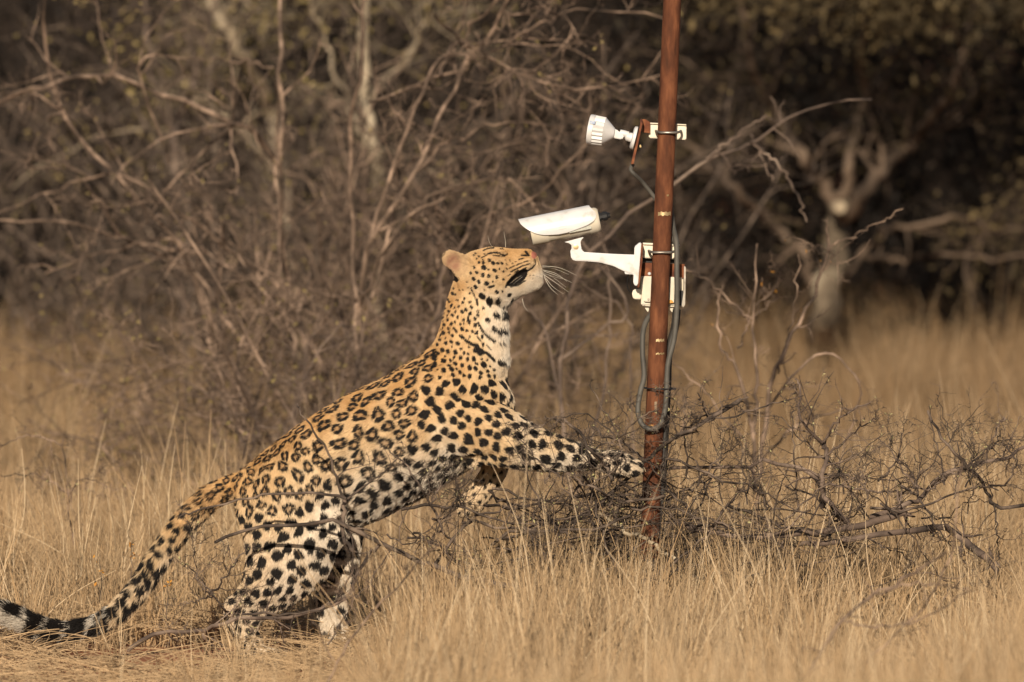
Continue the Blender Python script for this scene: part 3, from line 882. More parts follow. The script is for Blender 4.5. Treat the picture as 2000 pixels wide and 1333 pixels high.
    for x, y, r in zsp:
        a = rl.uniform(-0.6, 0.6) + 1.0; e = r * 0.35
        x1, y1 = Z4(x - e * math.cos(a), y - e * math.sin(a)); x2, y2 = Z4(x + e * math.cos(a), y + e * math.sin(a))
        caps.append((x1, y1, x2, y2, r / 4.443 * 1.02))
    for x1, y1, x2, y2, r in [(420, 850, 455, 915, 10), (455, 915, 500, 960, 11), (500, 960, 560, 1005, 14), (205, 890, 235, 925, 9), (260, 958, 290, 980, 12), (310, 1000, 365, 1035, 13), (385, 1040, 410, 1055, 17), (390, 1085, 450, 1105, 20), (450, 1090, 500, 1115, 14), (500, 1115, 555, 1170, 13),
                              (405, 640, 412, 690, 9), (515, 540, 555, 528, 10), (680, 612, 705, 595, 9), (330, 795, 340, 855, 9), (410, 970, 440, 1005, 7), (490, 1040, 530, 1080, 5), (360, 540, 385, 610, 5), (385, 610, 415, 690, 4), (640, 750, 632, 800, 11), (655, 690, 620, 740, 8), (700, 670, 725, 640, 7),
                              # eye, brow and cheek lines
                              (505, 245, 560, 236, 7), (560, 236, 605, 242, 8), (605, 242, 640, 258, 8), (640, 258, 676, 250, 6), (545, 262, 610, 262, 3), (470, 222, 505, 205, 5), (505, 205, 560, 200, 5), (612, 208, 640, 210, 3), (500, 258, 450, 285, 4),
                              # muzzle rows
                              (715, 335, 722, 330, 4), (745, 322, 755, 314, 4), (775, 298, 815, 288, 5), (690, 375, 735, 352, 5), (750, 350, 800, 328, 5), (812, 322, 852, 312, 5), (705, 405, 750, 382, 6), (760, 378, 810, 352, 6), (820, 350, 870, 335, 5), (735, 412, 770, 392, 5), (680, 440, 700, 425, 5), (695, 300, 700, 320, 4), (665, 330, 670, 345, 4), (665, 370, 672, 385, 4), (655, 300, 660, 310, 4),
                              # lips and chin
                              (845, 400, 890, 372, 7), (890, 372, 918, 335, 7), (918, 335, 912, 300, 5), (872, 430, 874, 434, 3), (900, 430, 902, 433, 4), (895, 460, 897, 462, 3), (930, 440, 931, 442, 3), (955, 330, 975, 370, 5), (800, 262, 850, 268, 7), (835, 235, 860, 265, 10),
                              # ear back rim
                              (155, 375, 175, 400, 12), (175, 400, 205, 445, 20), (205, 445, 235, 470, 18), (118, 262, 140, 232, 3), (662, 535, 672, 500, 8), (672, 500, 715, 448, 8), (715, 448, 770, 405, 7), (770, 405, 835, 372, 7), (700, 535, 770, 520, 6), (770, 520, 830, 480, 6)]:
        a = Z4(x1, y1); b = Z4(x2, y2)
        caps.append((a[0], a[1], b[0], b[1], r / 4.443 * 1.08))
    caps = np.array(caps)

    white_pts = np.array([  # px, py, whiteness
        (985, 600, 1), (992, 650, 1), (990, 700, 1), (960, 640, .85), (965, 690, .75), (1010, 582, .95), (1040, 560, .95), (1055, 540, .95), (960, 590, .8), (940, 560, .6), (980, 720, .7), (930, 600, .55), (940, 700, .4),
        (1010, 770, .8), (1030, 815, .8), (990, 800, .55), (1030, 900, .75), (1100, 915, .9), (1150, 900, .8), (1080, 860, .55), (1200, 900, .8), (1240, 910, .75), (960, 870, .4), (920, 850, .3),
        (880, 935, 1), (830, 955, 1), (780, 995, 1), (720, 1020, 1), (880, 890, .9), (800, 930, .9), (720, 960, .85), (650, 1000, .9), (860, 850, .65), (760, 880, .6), (680, 900, .6), (600, 930, .55), (820, 830, .3),
        (700, 1050, .9), (660, 1100, .9), (670, 1200, .9), (680, 1270, .85), (620, 1070, .9), (560, 1080, .75), (500, 1080, .65), (560, 1140, .85), (500, 1180, .75), (480, 1250, .7), (540, 1280, .7), (520, 1020, .55), (570, 980, .6), (470, 1000, .5), (480, 1130, .6),
        (450, 940, 0), (500, 900, 0), (560, 860, 0), (620, 820, 0), (700, 780, 0), (780, 740, 0), (850, 700, 0), (520, 930, .3), (600, 880, .38), (680, 850, .38), (760, 820, .35), (840, 790, .28), (900, 760, .28), (870, 640, .05), (880, 590, .05), (900, 640, .22), (920, 680, .3), (950, 740, .4), (900, 560, .1), (900, 720, .1), (960, 780, .35),
        (940, 510, .15), (1000, 495, .05), (1030, 492, 0.0), (970, 520, .3), (1000, 515, .2), (930, 530, .35), (960, 545, .5), (1020, 520, .25), (990, 545, .35), (1000, 570, .85), (1040, 525, .6), (905, 530, .5), (880, 510, .35), (920, 575, .5),
        (400, 975, .1), (360, 1020, .15), (380, 1030, .6), (300, 1100, .45), (320, 1110, .7), (260, 1160, .6), (200, 1220, .6), (100, 1235, .5), (20, 1215, 1), (50, 1235, 1), (950, 940, .55), (920, 980, .5)], float)

    def whiteness(x, y):
        o = np.empty(len(x))
        for s in range(0, len(x), 20000):
            d2 = (x[s:s + 20000, None] - white_pts[None, :, 0]) ** 2 + (y[s:s + 20000, None] - white_pts[None, :, 1]) ** 2 + 60
            w = d2 ** -1.6
            o[s:s + 20000] = (w * white_pts[None, :, 2]).sum(1) / w.sum(1)
        return o

    # blue-noise spot centres over the surface
    cand = rl.permutation(n)[:60000]
    cpx, cpy = px[cand], py[cand]
    clab, ctt = lab[cand], tt[cand]
    wv = whiteness(cpx, cpy)
    spac = np.full(len(cand), 36.0); rr_ = np.full(len(cand), 13.0); typ = np.zeros(len(cand), int)  # 0 solid 1 rosette
    for i in range(len(cand)):
        x, y, l, t = cpx[i], cpy[i], clab[i], ctt[i]
        if l == 0:
            if x < 850 - 0.25 * (y - 700):
                k = np.clip((x - 470) / 120.0, 0, 1)
                spac[i] = 24.5 + 8.5 * k; rr_[i] = 10.2 + 3.2 * k; typ[i] = 1 if wv[i] < .74 else 0
                if x > 760: spac[i] *= .92; rr_[i] *= .88
                if typ[i] == 0: rr_[i] = 12.4; spac[i] = 33
            elif y > 730:
                spac[i] = 24.5; rr_[i] = 8.9; typ[i] = 2
            else:
                spac[i] = 21; rr_[i] = 7
        elif l == 2: spac[i] = 27 - 7 * np.clip((x - 1130) / 80, 0, 1) - 3 * (x < 1000); rr_[i] = 10.6 - 4.0 * np.clip((x - 1130) / 80, 0, 1) - 1.2 * (x < 1000)
        elif l == 3: spac[i] = 17; rr_[i] = 3.3
        elif l == 4:
            if y < 1000: spac[i] = 27; rr_[i] = 10.3; typ[i] = 1 if wv[i] < .62 else 0
            elif y < 1130: spac[i] = 28; rr_[i] = 11.0
            else: spac[i] = 25 - 6 * (y > 1210); rr_[i] = 9.5 - 3.5 * (y > 1210)
        elif l in (5, 7): spac[i] = 15; rr_[i] = 4
        elif l == 6: spac[i] = 30; rr_[i] = 11 - 4 * (y > 1200)
        elif l == 8: spac[i] = 22 + 4 * t; rr_[i] = 11.0 + 4.5 * t; typ[i] = 1 if t < .22 else 0
        elif l == 1: spac[i] = 1e9
        if clab[i] == 0 and y < 745 and x > 840 + 0.25 * (y - 600) and (x > 860 or y > 700): spac[i] = 1e9
        if 845 < x < 1000 and y < 738: spac[i] = 1e9
        if l == 0 and 545 < y < 742 and 845 < x < 965 and wv[i] < .62:
            dxx = caps[:, 2] - caps[:, 0]; dyy = caps[:, 3] - caps[:, 1]
            tq_ = np.clip(((x - caps[:, 0]) * dxx + (y - caps[:, 1]) * dyy) / (dxx ** 2 + dyy ** 2 + 1e-6), 0, 1)
            if (np.hypot(x - caps[:, 0] - tq_ * dxx, y - caps[:, 1] - tq_ * dyy) - caps[:, 4]).min() > 4.5:
                spac[i] = 15; rr_[i] = 3.8; typ[i] = 3
    acc = []; accX = np.empty((0, 3)); accS = np.empty(0)
    for i in range(len(cand)):
        if spac[i] > 1e8: continue
        X = V[cand[i]]; s = spac[i] * 0.80 * P * rl.uniform(0.9, 1.08)
        if len(acc):
            if (np.linalg.norm(accX - X, axis=1) < (accS + s) / 2).any(): continue
        acc.append(i); accX = np.vstack([accX, X]); accS = np.append(accS, s)
    acc = np.array(acc)
    SC = V[cand[acc]]; SN = Vn[cand[acc]]; ST = tan[cand[acc]]
    STy = typ[acc]
    DD = np.linalg.norm(SC[:, None] - SC[None], axis=2) + np.eye(len(acc)) * 9
    DD.sort(axis=1)
    n3 = DD[:, :3].mean(1); n1 = DD[:, 0]
    SR = np.where(STy == 1, .455, .425) * n3 * rl.uniform(.92, 1.04, len(acc))
    SR = np.where((clab[acc] == 8) & (ctt[acc] > .35), SR * 1.18, SR)
    SR = np.minimum(SR, n1 * .58)
    SR = np.where(STy == 3, rr_[acc] * P * rl.uniform(.7, 1.2, len(acc)), SR)
    SR = np.minimum(SR, rr_[acc] * P * 1.35)
    SA = norm(ST - (ST * SN).sum(1, keepdims=True) * SN)
    rot = rl.normal(0, 0.45, len(acc))
    SB = np.cross(SN, SA)
    c_, s_ = np.cos(rot)[:, None], np.sin(rot)[:, None]
    SA, SB = SA * c_ + SB * s_, SB * c_ - SA * s_
    SEL = rl.uniform(0.82, 1.28, len(acc)); SPH = rl.uniform(0, 6.28, len(acc)); SK = rl.choice([2, 3, 3, 4], len(acc)); SGAP = rl.uniform(-1.0, -0.35, len(acc))
    print('spots', len(acc))

    tan_c = np.array([0.47, 0.275, 0.110]); pale_c = np.array([0.57, 0.415, 0.242]); white_c = np.array([0.66, 0.595, 0.50]); blk = np.array([0.010, 0.008, 0.007]); inner_c = np.array([0.36, 0.205, 0.09])

    def colour(X, Nr, lb, t, soft=0.10):
        x, y = to_px(X)
        # far side of the pelvis etc. mirrors: same side coordinates
        w = whiteness(x, y)
        under = np.clip(-Nr[:, 2] * 1.2 - 0.25, 0, 1) * np.isin(lb, (0, 1)) * (x > 470)
        w = np.clip(np.maximum(w, under), 0, 1)
        inner_leg = ((lb == 3) | (lb == 6)) & (Nr[:, 1] < 0)
        w = np.where(inner_leg, np.maximum(w, .6), w)
        nz = np.array([mnoise.noise(Vector((a * 60, b * 60, c * 60))) for a, b, c in X])
        w = np.clip(w + 0.06 * nz, 0, 1)[:, None]
        base = np.where(w < .5, tan_c + (pale_c - tan_c) * (w / .5), pale_c + (white_c - pale_c) * ((w - .5) / .5))
        base = base * (1 + 0.10 * nz[:, None])
        K = np.zeros(len(X)); I = np.zeros(len(X))
        # surface spots
        for s in range(0, len(X), 8000):
            sl = slice(s, s + 8000)
            D = X[sl][:, None, :] - SC[None]
            d = np.sqrt((D ** 2).sum(-1)) / SR[None]
            j = d.argmin(1)
            q = np.arange(len(j))
            Dj = D[q, j]
            u = (Dj * SA[j]).sum(1) / SR[j] / SEL[j]; v = (Dj * SB[j]).sum(1) / SR[j] * SEL[j]
            hN = (Dj * SN[j]).sum(1) / SR[j]
            th = np.arctan2(v, u); r = np.sqrt(u * u + v * v + 0.5 * hN * hN)
            r = r * (1 + 0.09 * np.sin(3 * th + SPH[j]) + 0.05 * np.sin(4 * th - 2 * SPH[j])) + 0.08 * nz[sl]
            ty = STy[j]
            outer = np.clip((1.0 - r) / soft + 0.5, 0, 1)
            hole = np.clip((0.33 - r) / (soft * 1.6) + 0.5, 0, 1)
            gap = np.clip((np.sin(SK[j] * th + SPH[j]) - 0) * -1, -1, 1)
            gap = np.clip((gap - 0.94) / 0.06, 0, 1)
            k = outer.copy()
            ros = ty == 1
            k = np.where(ros, outer * (1 - hole) * (1 - gap * (r > .35)), k)
            I[sl] = np.where(ros, np.clip((0.85 - r) / 0.3, 0, 1), 0)
            two = ty == 2
            k = np.where(two, outer, k)
            K[sl] = k
        # traced head and neck marks
        hn = (x > 838) & (y < 742) & ((lb == 1) | (lb == 0)) | ((lb == 1))
        K = np.where((lb == 1), 0, K)
        idx = np.nonzero(hn)[0]
        for s in range(0, len(idx), 8000):
            ii = idx[s:s + 8000]
            X2 = x[ii][:, None]; Y2 = y[ii][:, None]
            dx = caps[None, :, 2] - caps[None, :, 0]; dy = caps[None, :, 3] - caps[None, :, 1]
            LL = dx * dx + dy * dy + 1e-6
            tpar = np.clip(((X2 - caps[None, :, 0]) * dx + (Y2 - caps[None, :, 1]) * dy) / LL, 0, 1)
            dd = np.hypot(X2 - caps[None, :, 0] - tpar * dx, Y2 - caps[None, :, 1] - tpar * dy)
            kk = np.clip((caps[None, :, 4] - dd) / 1.0 + 0.5, 0, 1).max(1)
            K[ii] = np.maximum(K[ii], kk)
        # mouth black
        mm = inpoly(x, y, mouth) & (lb == 1)
        K = np.where(mm, 1, K)
        for q1, q2, rw in [((705, 500), (762, 452), .7)]:
            gum = (segd(x, y, Z4(*q1), Z4(*q2)) < rw) & (lb == 1); K = np.where(gum, .75, K)
        # tail: bands and white underside towards the tip
        tl = lb == 8
        topside = Nr[:, 2] + 0.25 * Nr[:, 1]
        band = (np.sin((x + 0.35 * y) / 7.0 + 2.0 * nz) > -0.93) & (topside > np.where(x > 52, -1.5, -0.2))
        zone = (tl & (x < 215)).astype(float) * np.clip((215 - x) / 30, 0, 1)
        zone2 = np.clip((70 - x) / 40, 0, 1)
        bandk = np.where(band, 1.0, 0.05)
        
        K = np.where(tl, K * (1 - zone) + bandk * zone, K)
        base = np.where((tl & (x < 215))[:, None], white_c * 0.92, base)
        base = base * (1 - I[:, None]) + (base * 0.30 + inner_c * 0.70) * I[:, None] * 1.0 if False else base * (1 - I[:, None] * (1 - w)) + inner_c * 1.05 * (I[:, None] * (1 - w))
        # ear: inside warm grey-pink, rim pale
        ex, ey = 889, 509
        er = ((x - ex) / 24) ** 2 + ((y - ey) / 26) ** 2
        inside = (er < 1.6) & (x < 914) & (y < 556) & (lb == 1)
        e2 = np.clip(1.1 - ((x - 886) / 17) ** 2 - ((y - 513) / 22) ** 2, 0, 1)[:, None] * (0.8 + 0.5 * nz[:, None])
        base = np.where(inside[:, None], np.array([0.50, 0.35, 0.20]) * (1 - e2) + np.array([0.27, 0.13, 0.085]) * e2, base)
        # nose leather
        ns = np.hypot((x - 1043) / 6.0, (y - 498) / 9.0)
        ks = np.clip((1.0 - ns) / 0.15, 0, 1) * (lb == 1)
        base = base * (1 - ks[:, None]) + np.array([0.33, 0.12, 0.085]) * ks[:, None]
        K = K * (1 - ks * (np.hypot(x - 1035, y - 497) > 5))
        return base * (1 - K[:, None]) + blk * K[:, None], K

    Cv, Kv = colour(V, Vn, lab, tt)
    ca = me2.attributes.new('col', 'FLOAT_COLOR', 'POINT')
    C4 = np.ones((n, 4), np.float32); C4[:, :3] = Cv; ca.data.foreach_set('color', C4.ravel())
    M_skin = mat_attr('leopard_coat', 0.8, 0.15)
    me2.materials.clear(); me2.materials.append(M_skin)
    me2.polygons.foreach_set('use_smooth', np.ones(len(me2.polygons), bool))
    me2.name = 'leopard'
    root = empty('leopard', (W(520, 1290, 0)[0], 0, 0))
    tag(root, 'spotted leopard rearing up on its hind legs, sniffing under the white camera', 'leopard')
    link('body', me2, root)

    # fur
    me2.calc_loop_triangles()
    nt_ = len(me2.loop_triangles)
    tri = np.empty(nt_ * 3, np.int32); me2.loop_triangles.foreach_get('vertices', tri); tri = tri.reshape(-1, 3)
    A = V[tri[:, 0]]; B = V[tri[:, 1]]; Cc = V[tri[:, 2]]
    area = np.linalg.norm(np.cross(B - A, Cc - A), axis=1) / 2
    headtri = (lab[tri[:, 0]] == 1)
    wgt = area * np.where(headtri, 2.6, 1.0)
    NF = 330000
    pick = rl.choice(nt_, NF, p=wgt / wgt.sum())
    r1 = np.sqrt(rl.random(NF)); r2 = rl.random(NF)
    b0, b1, b2 = (1 - r1)[:, None], (r1 * (1 - r2))[:, None], (r1 * r2)[:, None]
    X = A[pick] * b0 + B[pick] * b1 + Cc[pick] * b2
    Nr = norm(Vn[tri[pick, 0]] * b0 + Vn[tri[pick, 1]] * b1 + Vn[tri[pick, 2]] * b2)
    lb = lab[tri[pick, 0]]; tq = tt[tri[pick, 0]]; tg = tan[tri[pick, 0]].copy()
    fx, fy = to_px(X)
    mm = inpoly(fx, fy, mouth) & (lb == 1)
    nosem = (np.hypot((fx - 1043) / 6.0, (fy - 498) / 9.0) < 1) & (lb == 1)
    ok = ~mm & ~nosem
    X, Nr, lb, tq, tg, fx, fy = X[ok], Nr[ok], lb[ok], tq[ok], tg[ok], fx[ok], fy[ok]
    NF = len(X)
    tg[(lb == 0) | (lb == 1)] *= -1
    tg[(lb == 5) | (lb == 7)] *= 1
    w = whiteness(fx, fy)
    L = np.full(NF, 0.0095)
    L = np.where(lb == 1, 0.0045, L)
    L = np.where((lb == 0), 0.0065 + 0.004 * np.clip(w / .7, 0, 1) + 0.003 * np.clip((w - .72) / .28, 0, 1), L)
    L = np.where((lb == 0) & (fx > 850) & (fy < 760), 0.0055 + 0.012 * np.clip((w - .7) / .3, 0, 1), L)
    L = np.where(np.isin(lb, (2, 3)), 0.0075, L)
    L = np.where(np.isin(lb, (4, 6)), 0.009 + 0.008 * np.clip((w - .85) / .15, 0, 1), L)
    L = np.where(lb == 8, 0.012 + 0.012 * tq, L)
    L *= rl.uniform(0.7, 1.25, NF)
    T = norm(tg - (tg * Nr).sum(1, keepdims=True) * Nr)
    clump = np.array([mnoise.noise_vector(Vector((a * 38, b * 38, c * 38))) for a, b, c in X])
    bel = ((lb == 0) & (w > .62))[:, None]
    d = norm(T * 0.95 + Nr * np.where(bel, .16, .34) + np.array([0, 0, -0.12]) + np.where(bel, .22, .36) * clump + 0.20 * rl.normal(size=(NF, 3)))
    Pts = np.empty((NF, 3, 3)); Pts[:, 0] = X - Nr * 0.0006
    Pts[:, 1] = X + d * (L / 2)[:, None]
    d2 = norm(d + T * 0.35 + np.array([0, 0, -0.12]) - Nr * 0.12)
    Pts[:, 2] = Pts[:, 1] + d2 * (L / 2)[:, None]
    rad = rl.uniform(0.00032, 0.0005, NF)
    Rd = rad[:, None] * np.array([1, 0.85, 0.25])[None]
    Cf, Kf = colour(X, Nr, lb, tq, 0.08)
    Cf = Cf * rl.uniform(0.82, 1.14, NF)[:, None]
    curves_obj('fur', Pts, Rd, Cf, mat_attr('leopard_fur', 0.6, 0.3), root)

    # whiskers, in both cheeks
    wp, wrd = [], []
    def Zp(x, y, yy): 
        a = Z4(x, y); return W(a[0], a[1], yy * P)
    for (x1, y1, xm, ym, x2, y2, yy) in [(975, 355, 1120, 370, 1270, 436, 10), (975, 365, 1080, 380, 1205, 430, 18), (978, 390, 1090, 420, 1190, 490, -6), (985, 400, 1100, 440, 1230, 500, 12), (985, 430, 1090, 500, 1205, 585, -10),
                                         (990, 440, 1060, 530, 1160, 600, 8), (990, 450, 1040, 540, 1110, 605, -12), (975, 420, 1060, 450, 1180, 540, 20), (980, 410, 1050, 440, 1150, 470, 24), (800, 640, 815, 700, 850, 750, -25), (790, 440, 740, 470, 690, 510, -44), (800, 450, 760, 480, 722, 515, -46),
                                         (540, 190, 515, 150, 500, 90, -22), (655, 190, 652, 130, 640, 60, -10)]:
        c = catmull(np.array([Zp(x1, y1, yy * .6), Zp(xm, ym, yy * 1.2), Zp(x2, y2, yy * 1.6)]), 8)
        wp.append(c); wrd.append(np.linspace(0.0007, 0.0002, 8))
    pass
    M_wh = mat_noise('whisker', [(0.6, 0.55, 0.45), (0.7, 0.65, 0.55)], 40)
    for c, r in zip(wp, wrd):
        if abs(c[0][1] + 44 * .6 * P) < .004: r = r * .45
        tb = Tubes(4); tb.add(c, r); tb.build('whisker', M_wh, root)
    # half closed eyes
    M_eye, nte, be = mat_new('amber_eye')
    be.inputs['Base Color'].default_value = (0.20, 0.12, 0.03, 1); be.inputs['Roughness'].default_value = 0.1
    for s in (-1, 1):
        bm = bmesh.new(); bmesh.ops.create_uvsphere(bm, u_segments=16, v_segments=12, radius=6.0 * P)
        me = bpy.data.meshes.new('eye'); bm.to_mesh(me); bm.free(); me.materials.append(M_eye)
        c = W(978, 499, s * 33 * P); me.transform(Matrix.Translation(Vector(c)))
        link('eye', me, root)
    # claws on the reaching paw
    for i, (dy, dx, dz) in enumerate([(-24, 0, 6), (-9, 8, 0), (7, 8, 0), (21, 1, 5)]):
        tb = Tubes(6)
        c = catmull(np.array([W(1242 + dx, 914 + dz, (-54 + dy) * P), W(1250 + dx, 915 + dz, (-54 + dy) * P), W(1253 + dx, 922 + dz, (-54 + dy) * P)]), 6)
        tb.add(c, np.linspace(0.0035, 0.0006, 6))
        tb.build('claw', M_bark_pale, root)


build_leopard()


# ------------------------------------------------------------------ vegetation
def pxl(pts, Y, n=16, wob=0.004):
    """traced limb: photo pixels at depth Y (scalar or list)"""
    if np.isscalar(Y): Y = [Y] * len(pts)
    c = catmull(np.array([W(x, y, yy) for (x, y), yy in zip(pts, Y)]), n)
    c[1:] += rng.normal(size=(n - 1, 3)) * wob
    return c


def flat_leaves(name, sets, mat, parent):
    Vs, Fs, b = [], [], 0
    for V, F in sets:
        Vs.append(V); Fs.append(F + b); b += len(V)
    V = np.concatenate(Vs)
    if not len(V): return None
    return link(name, mesh_np(name, V, np.concatenate(Fs), mat, smooth=False), parent)


def plant(name, label, cat, base, limbs, mat, levels, leaves=None, group=None, thorn=0, k=5, leafmat=None, bud=None):
    """limbs: list of (polyline, r0, r1). levels: list of dict for sprout"""
    root = empty(name, base)
    tag(root, label, cat, group)
    tb = Tubes(k)
    last = []
    byn = {}
    for c, r0, r1 in limbs:
        byn.setdefault(len(c), []).append((c, np.linspace(r0, r1, len(c))))
    for n, l in byn.items():
        A = tb.add(np.array([a for a, b in l]), np.array([b for a, b in l]))
        last.append(A)
    allp = list(last)
    for li, lv in enumerate(levels):
        nxt = []
        for A in last:
            c = sprout(A[0], A[1], **lv)
            if len(c[0]): nxt.append(tb.add(c[0], c[1], k=4 if li == 0 else 3))
        allp += nxt
        last = nxt
    if thorn:
        for A in allp[len(byn):]:
            thorns(tb, A[0], A[1], thorn)
        for A in allp[:len(byn)]:
            thorns(tb, A[0], A[1], thorn * 1.5)
    tb.build('branches', mat, root)
    if leaves:
        flat_leaves('leaves', [leaves_on(A[0], leaves[0], leaves[1], leaves[2] if len(leaves) > 2 else .01) for A in last], leafmat or M_leaf_y, root)
    if bud:
        bo = flat_leaves('buds', [leaves_on(A[0], bud[0], bud[1], .004) for A in last], M_bud, root)
        if bo: bo['kind'] = 'stuff'
    return root


def wild_limbs(bx, by, ns, h, spread, r, n=9, wob=.16, z0=-0.05, lean=(0, 0)):
    out = []
    for i in range(ns):
        d = np.array([random.gauss(0, spread) + lean[0], random.gauss(0, spread) + lean[1], 1.0]); d /= np.linalg.norm(d)
        p = np.array([bx + random.gauss(0, .05), by + random.gauss(0, .05), z0]); c = [p]
        L = h * random.uniform(.7, 1.15)
        for j in range(n - 1):
            d = d + np.array([random.gauss(0, wob), random.gauss(0, wob), random.gauss(0, wob * .6)]); d /= np.linalg.norm(d)
            p = p + d * L / (n - 1); c.append(p)
        rr = r * random.uniform(.5, 1.3)
        out.append((np.array(c), rr, rr * .35))
    return out


LV = lambda h, a=5, b=5, c=4, bias=(0, 0, .1): [dict(count=a, length=(h * .2, h * .45), n=8, wob=.22, bias=bias, rf=.65, rmin=.004), dict(count=b * .8, length=(h * .10, h * .25), n=6, wob=.26, bias=bias, rf=.7, rmin=.003), dict(count=c * .6, length=(h * .04, h * .12), n=4, wob=.25, rmin=.002)]

# --- bush behind the leopard, with traced limbs
Y = 6.0
px2 = lambda Y: (Y + 30) / FOC
lim = []
for pts, r0, r1 in [([(560, 930), (480, 780), (420, 700), (385, 560), (330, 450), (210, 330), (130, 240), (95, 130), (85, -20)], 6, 3),
                    ([(560, 930), (600, 700), (560, 560), (548, 350), (552, 150), (545, -20)], 7, 4),
                    ([(575, 700), (545, 480), (540, 275), (545, 130)], 4, 2.2),
                    ([(548, 330), (500, 262), (430, 230), (330, 185), (250, 155), (150, 152), (60, 175), (-30, 210)], 6, 3.4),
                    ([(545, 560), (420, 470), (330, 400), (230, 340), (120, 370), (-30, 430)], 4, 2),
                    ([(330, 320), (270, 130), (350, 112), (460, 118), (530, 130)], 2.6, 1.6),
                    ([(540, 600), (450, 520), (380, 490), (250, 470), (150, 345), (60, 330)], 3.6, 1.8),
                    ([(560, 800), (400, 560), (280, 480), (150, 440), (-20, 430)], 5, 2.2),
                    ([(540, 860), (410, 820), (345, 740), (270, 780), (240, 780)], 3, 1.4),
                    ([(500, 820), (440, 700), (300, 720), (240, 760), (130, 740)], 2.6, 1.2)]:
    yy = [Y + .12 * math.sin(i * 1.7 + pts[-1][0]) for i in range(len(pts))]
    lim.append((pxl(pts, yy, 22, .006), r0 * px2(Y), r1 * px2(Y)))
b0 = W(560, 990, Y); b0[2] = 0
lim += wild_limbs(b0[0] - .1, Y, 7, 1.0, .5, .008)
plant('thorn_bush', 'leafless grey thorn bush with long arching stems behind the leopard back', 'bush', b0, lim, M_bark_warm,
      [dict(count=7.5, length=(.15, .6), n=9, wob=.2, rf=.62, rmin=.0024), dict(count=3.6, length=(.06, .26), n=6, wob=.26, rf=.7, rmin=.0019), dict(count=1.3, length=(.03, .09), n=4, wob=.25, rmin=.0014)], leaves=(.9, .0070, .02), thorn=2)
Y = 5.0
lim = []
for pts, r0, r1 in [([(700, 900), (695, 700), (690, 520), (680, 300), (700, 160), (715, -20)], 6, 4),
                    ([(690, 900), (700, 640), (720, 480), (800, 350), (850, 240), (905, 140), (960, 60), (1000, -30)], 5.5, 3.4),
                    ([(720, 480), (800, 240), (850, 130), (905, 80), (930, 40), (990, -20)], 4, 2.4),
                    ([(700, 900), (730, 800), (850, 620), (870, 520), (940, 430), (1020, 400), (1100, 330), (1165, 250)], 4.5, 2),
                    ([(655, 720), (680, 620), (720, 560), (760, 470), (840, 385), (980, 350), (1050, 410)], 4, 2.5),
                    ([(850, 30), (900, 80), (930, 105), (985, 130), (1060, 160), (1180, 170), (1300, 150)], 3.5, 1.8),
                    ([(700, 700), (780, 360), (830, 300), (900, 270), (960, 240), (1100, 250)], 3, 1.6),
                    ([(720, 200), (840, 160), (910, 130), (1030, 60), (1120, 20), (1300, 35)], 3, 1.6)]:
    yy = [Y + .12 * math.sin(i * 1.3 + pts[-1][0]) for i in range(len(pts))]
    lim.append((pxl(pts, yy, 22, .006), r0 * px2(Y), r1 * px2(Y)))
b0 = W(700, 1050, Y); b0[2] = 0
lim += wild_limbs(b0[0], Y, 9, 1.25, .38, .008)
plant('thorn_bush', 'leafless thorn bush with upright stems rising above the leopard shoulders', 'bush', b0, lim, M_bark_warm,
      [dict(count=7.5, length=(.15, .55), n=9, wob=.2, rf=.62, rmin=.0024), dict(count=3.6, length=(.06, .26), n=6, wob=.26, rf=.7, rmin=.0019), dict(count=1.3, length=(.03, .09), n=4, wob=.25, rmin=.0014)], leaves=(.3, .0085, .02), thorn=2)
# bushes in the middle ground
MID = [(380, 13.5, 1.2, 'low dense thorn bush with a few yellow leaves left of the leopard head', 11), (610, 8.4, 1.3, 'twiggy brown bush further behind the leopard back', 12), (160, 16.2, 1.5, 'grey bush of tangled stems near the left edge of the clearing', 10),
       (860, 8.8, 1.35, 'twiggy bush right behind the leopard head', 11), (1090, 10.2, 1.5, 'thin grey bush behind the white camera', 9), (-60, 16.8, 1.6, 'dense grey bush at the far left edge', 10), (480, 10.8, 1.7, 'tall tangle of grey stems behind the arching branches', 12),
       (760, 11.8, 1.8, 'tall grey bush beside the pale lichen covered trunk', 11)]
for i, (bx, Y, h, lab_, ns) in enumerate(MID):
    b0 = np.array([W(bx, 700, Y)[0], Y, 0.0])
    lim = wild_limbs(b0[0], Y, ns, h, .42, .010)
    plant('thorn_bush', lab_, 'bush', b0, lim, M_bark_warm if i in (1, 3) else M_twig, LV(h, 7, 5, 3), leaves=(.4, .010, .03), group=None)
# branch behind the pole, coming from a small bush under the camera
Y = 4.2
lim = []
for pts, r0, r1 in [([(1120, 1000), (1095, 760), (1105, 640), (1130, 520), (1200, 440), (1310, 370), (1380, 315), (1470, 280), (1530, 235), (1610, 205), (1700, 190)], 5, 2),
                    ([(1470, 282), (1520, 320), (1550, 370), (1572, 432)], 3.0, 1.6), ([(1380, 310), (1440, 262), (1500, 225)], 3.0, 1.8), ([(1466, 262), (1485, 300), (1510, 352)], 2.2, 1.2),
                    ([(1090, 760), (1060, 640), (1010, 590), (960, 560)], 3.5, 1.5), ([(1100, 700), (1180, 640), (1225, 600), (1140, 480), (1100, 420), (1060, 400)], 3.2, 1.6), ([(1120, 1000), (1180, 760), (1190, 620), (1185, 500), (1165, 440)], 3.4, 1.6),
                    ([(1110, 660), (1180, 655), (1250, 670)], 2.2, 1.2), ([(1240, 1000), (1230, 700), (1225, 620), (1110, 530)], 2.6, 1.2)]:
    lim.append((pxl(pts, Y, 22, .004), r0 * px2(Y), r1 * px2(Y)))
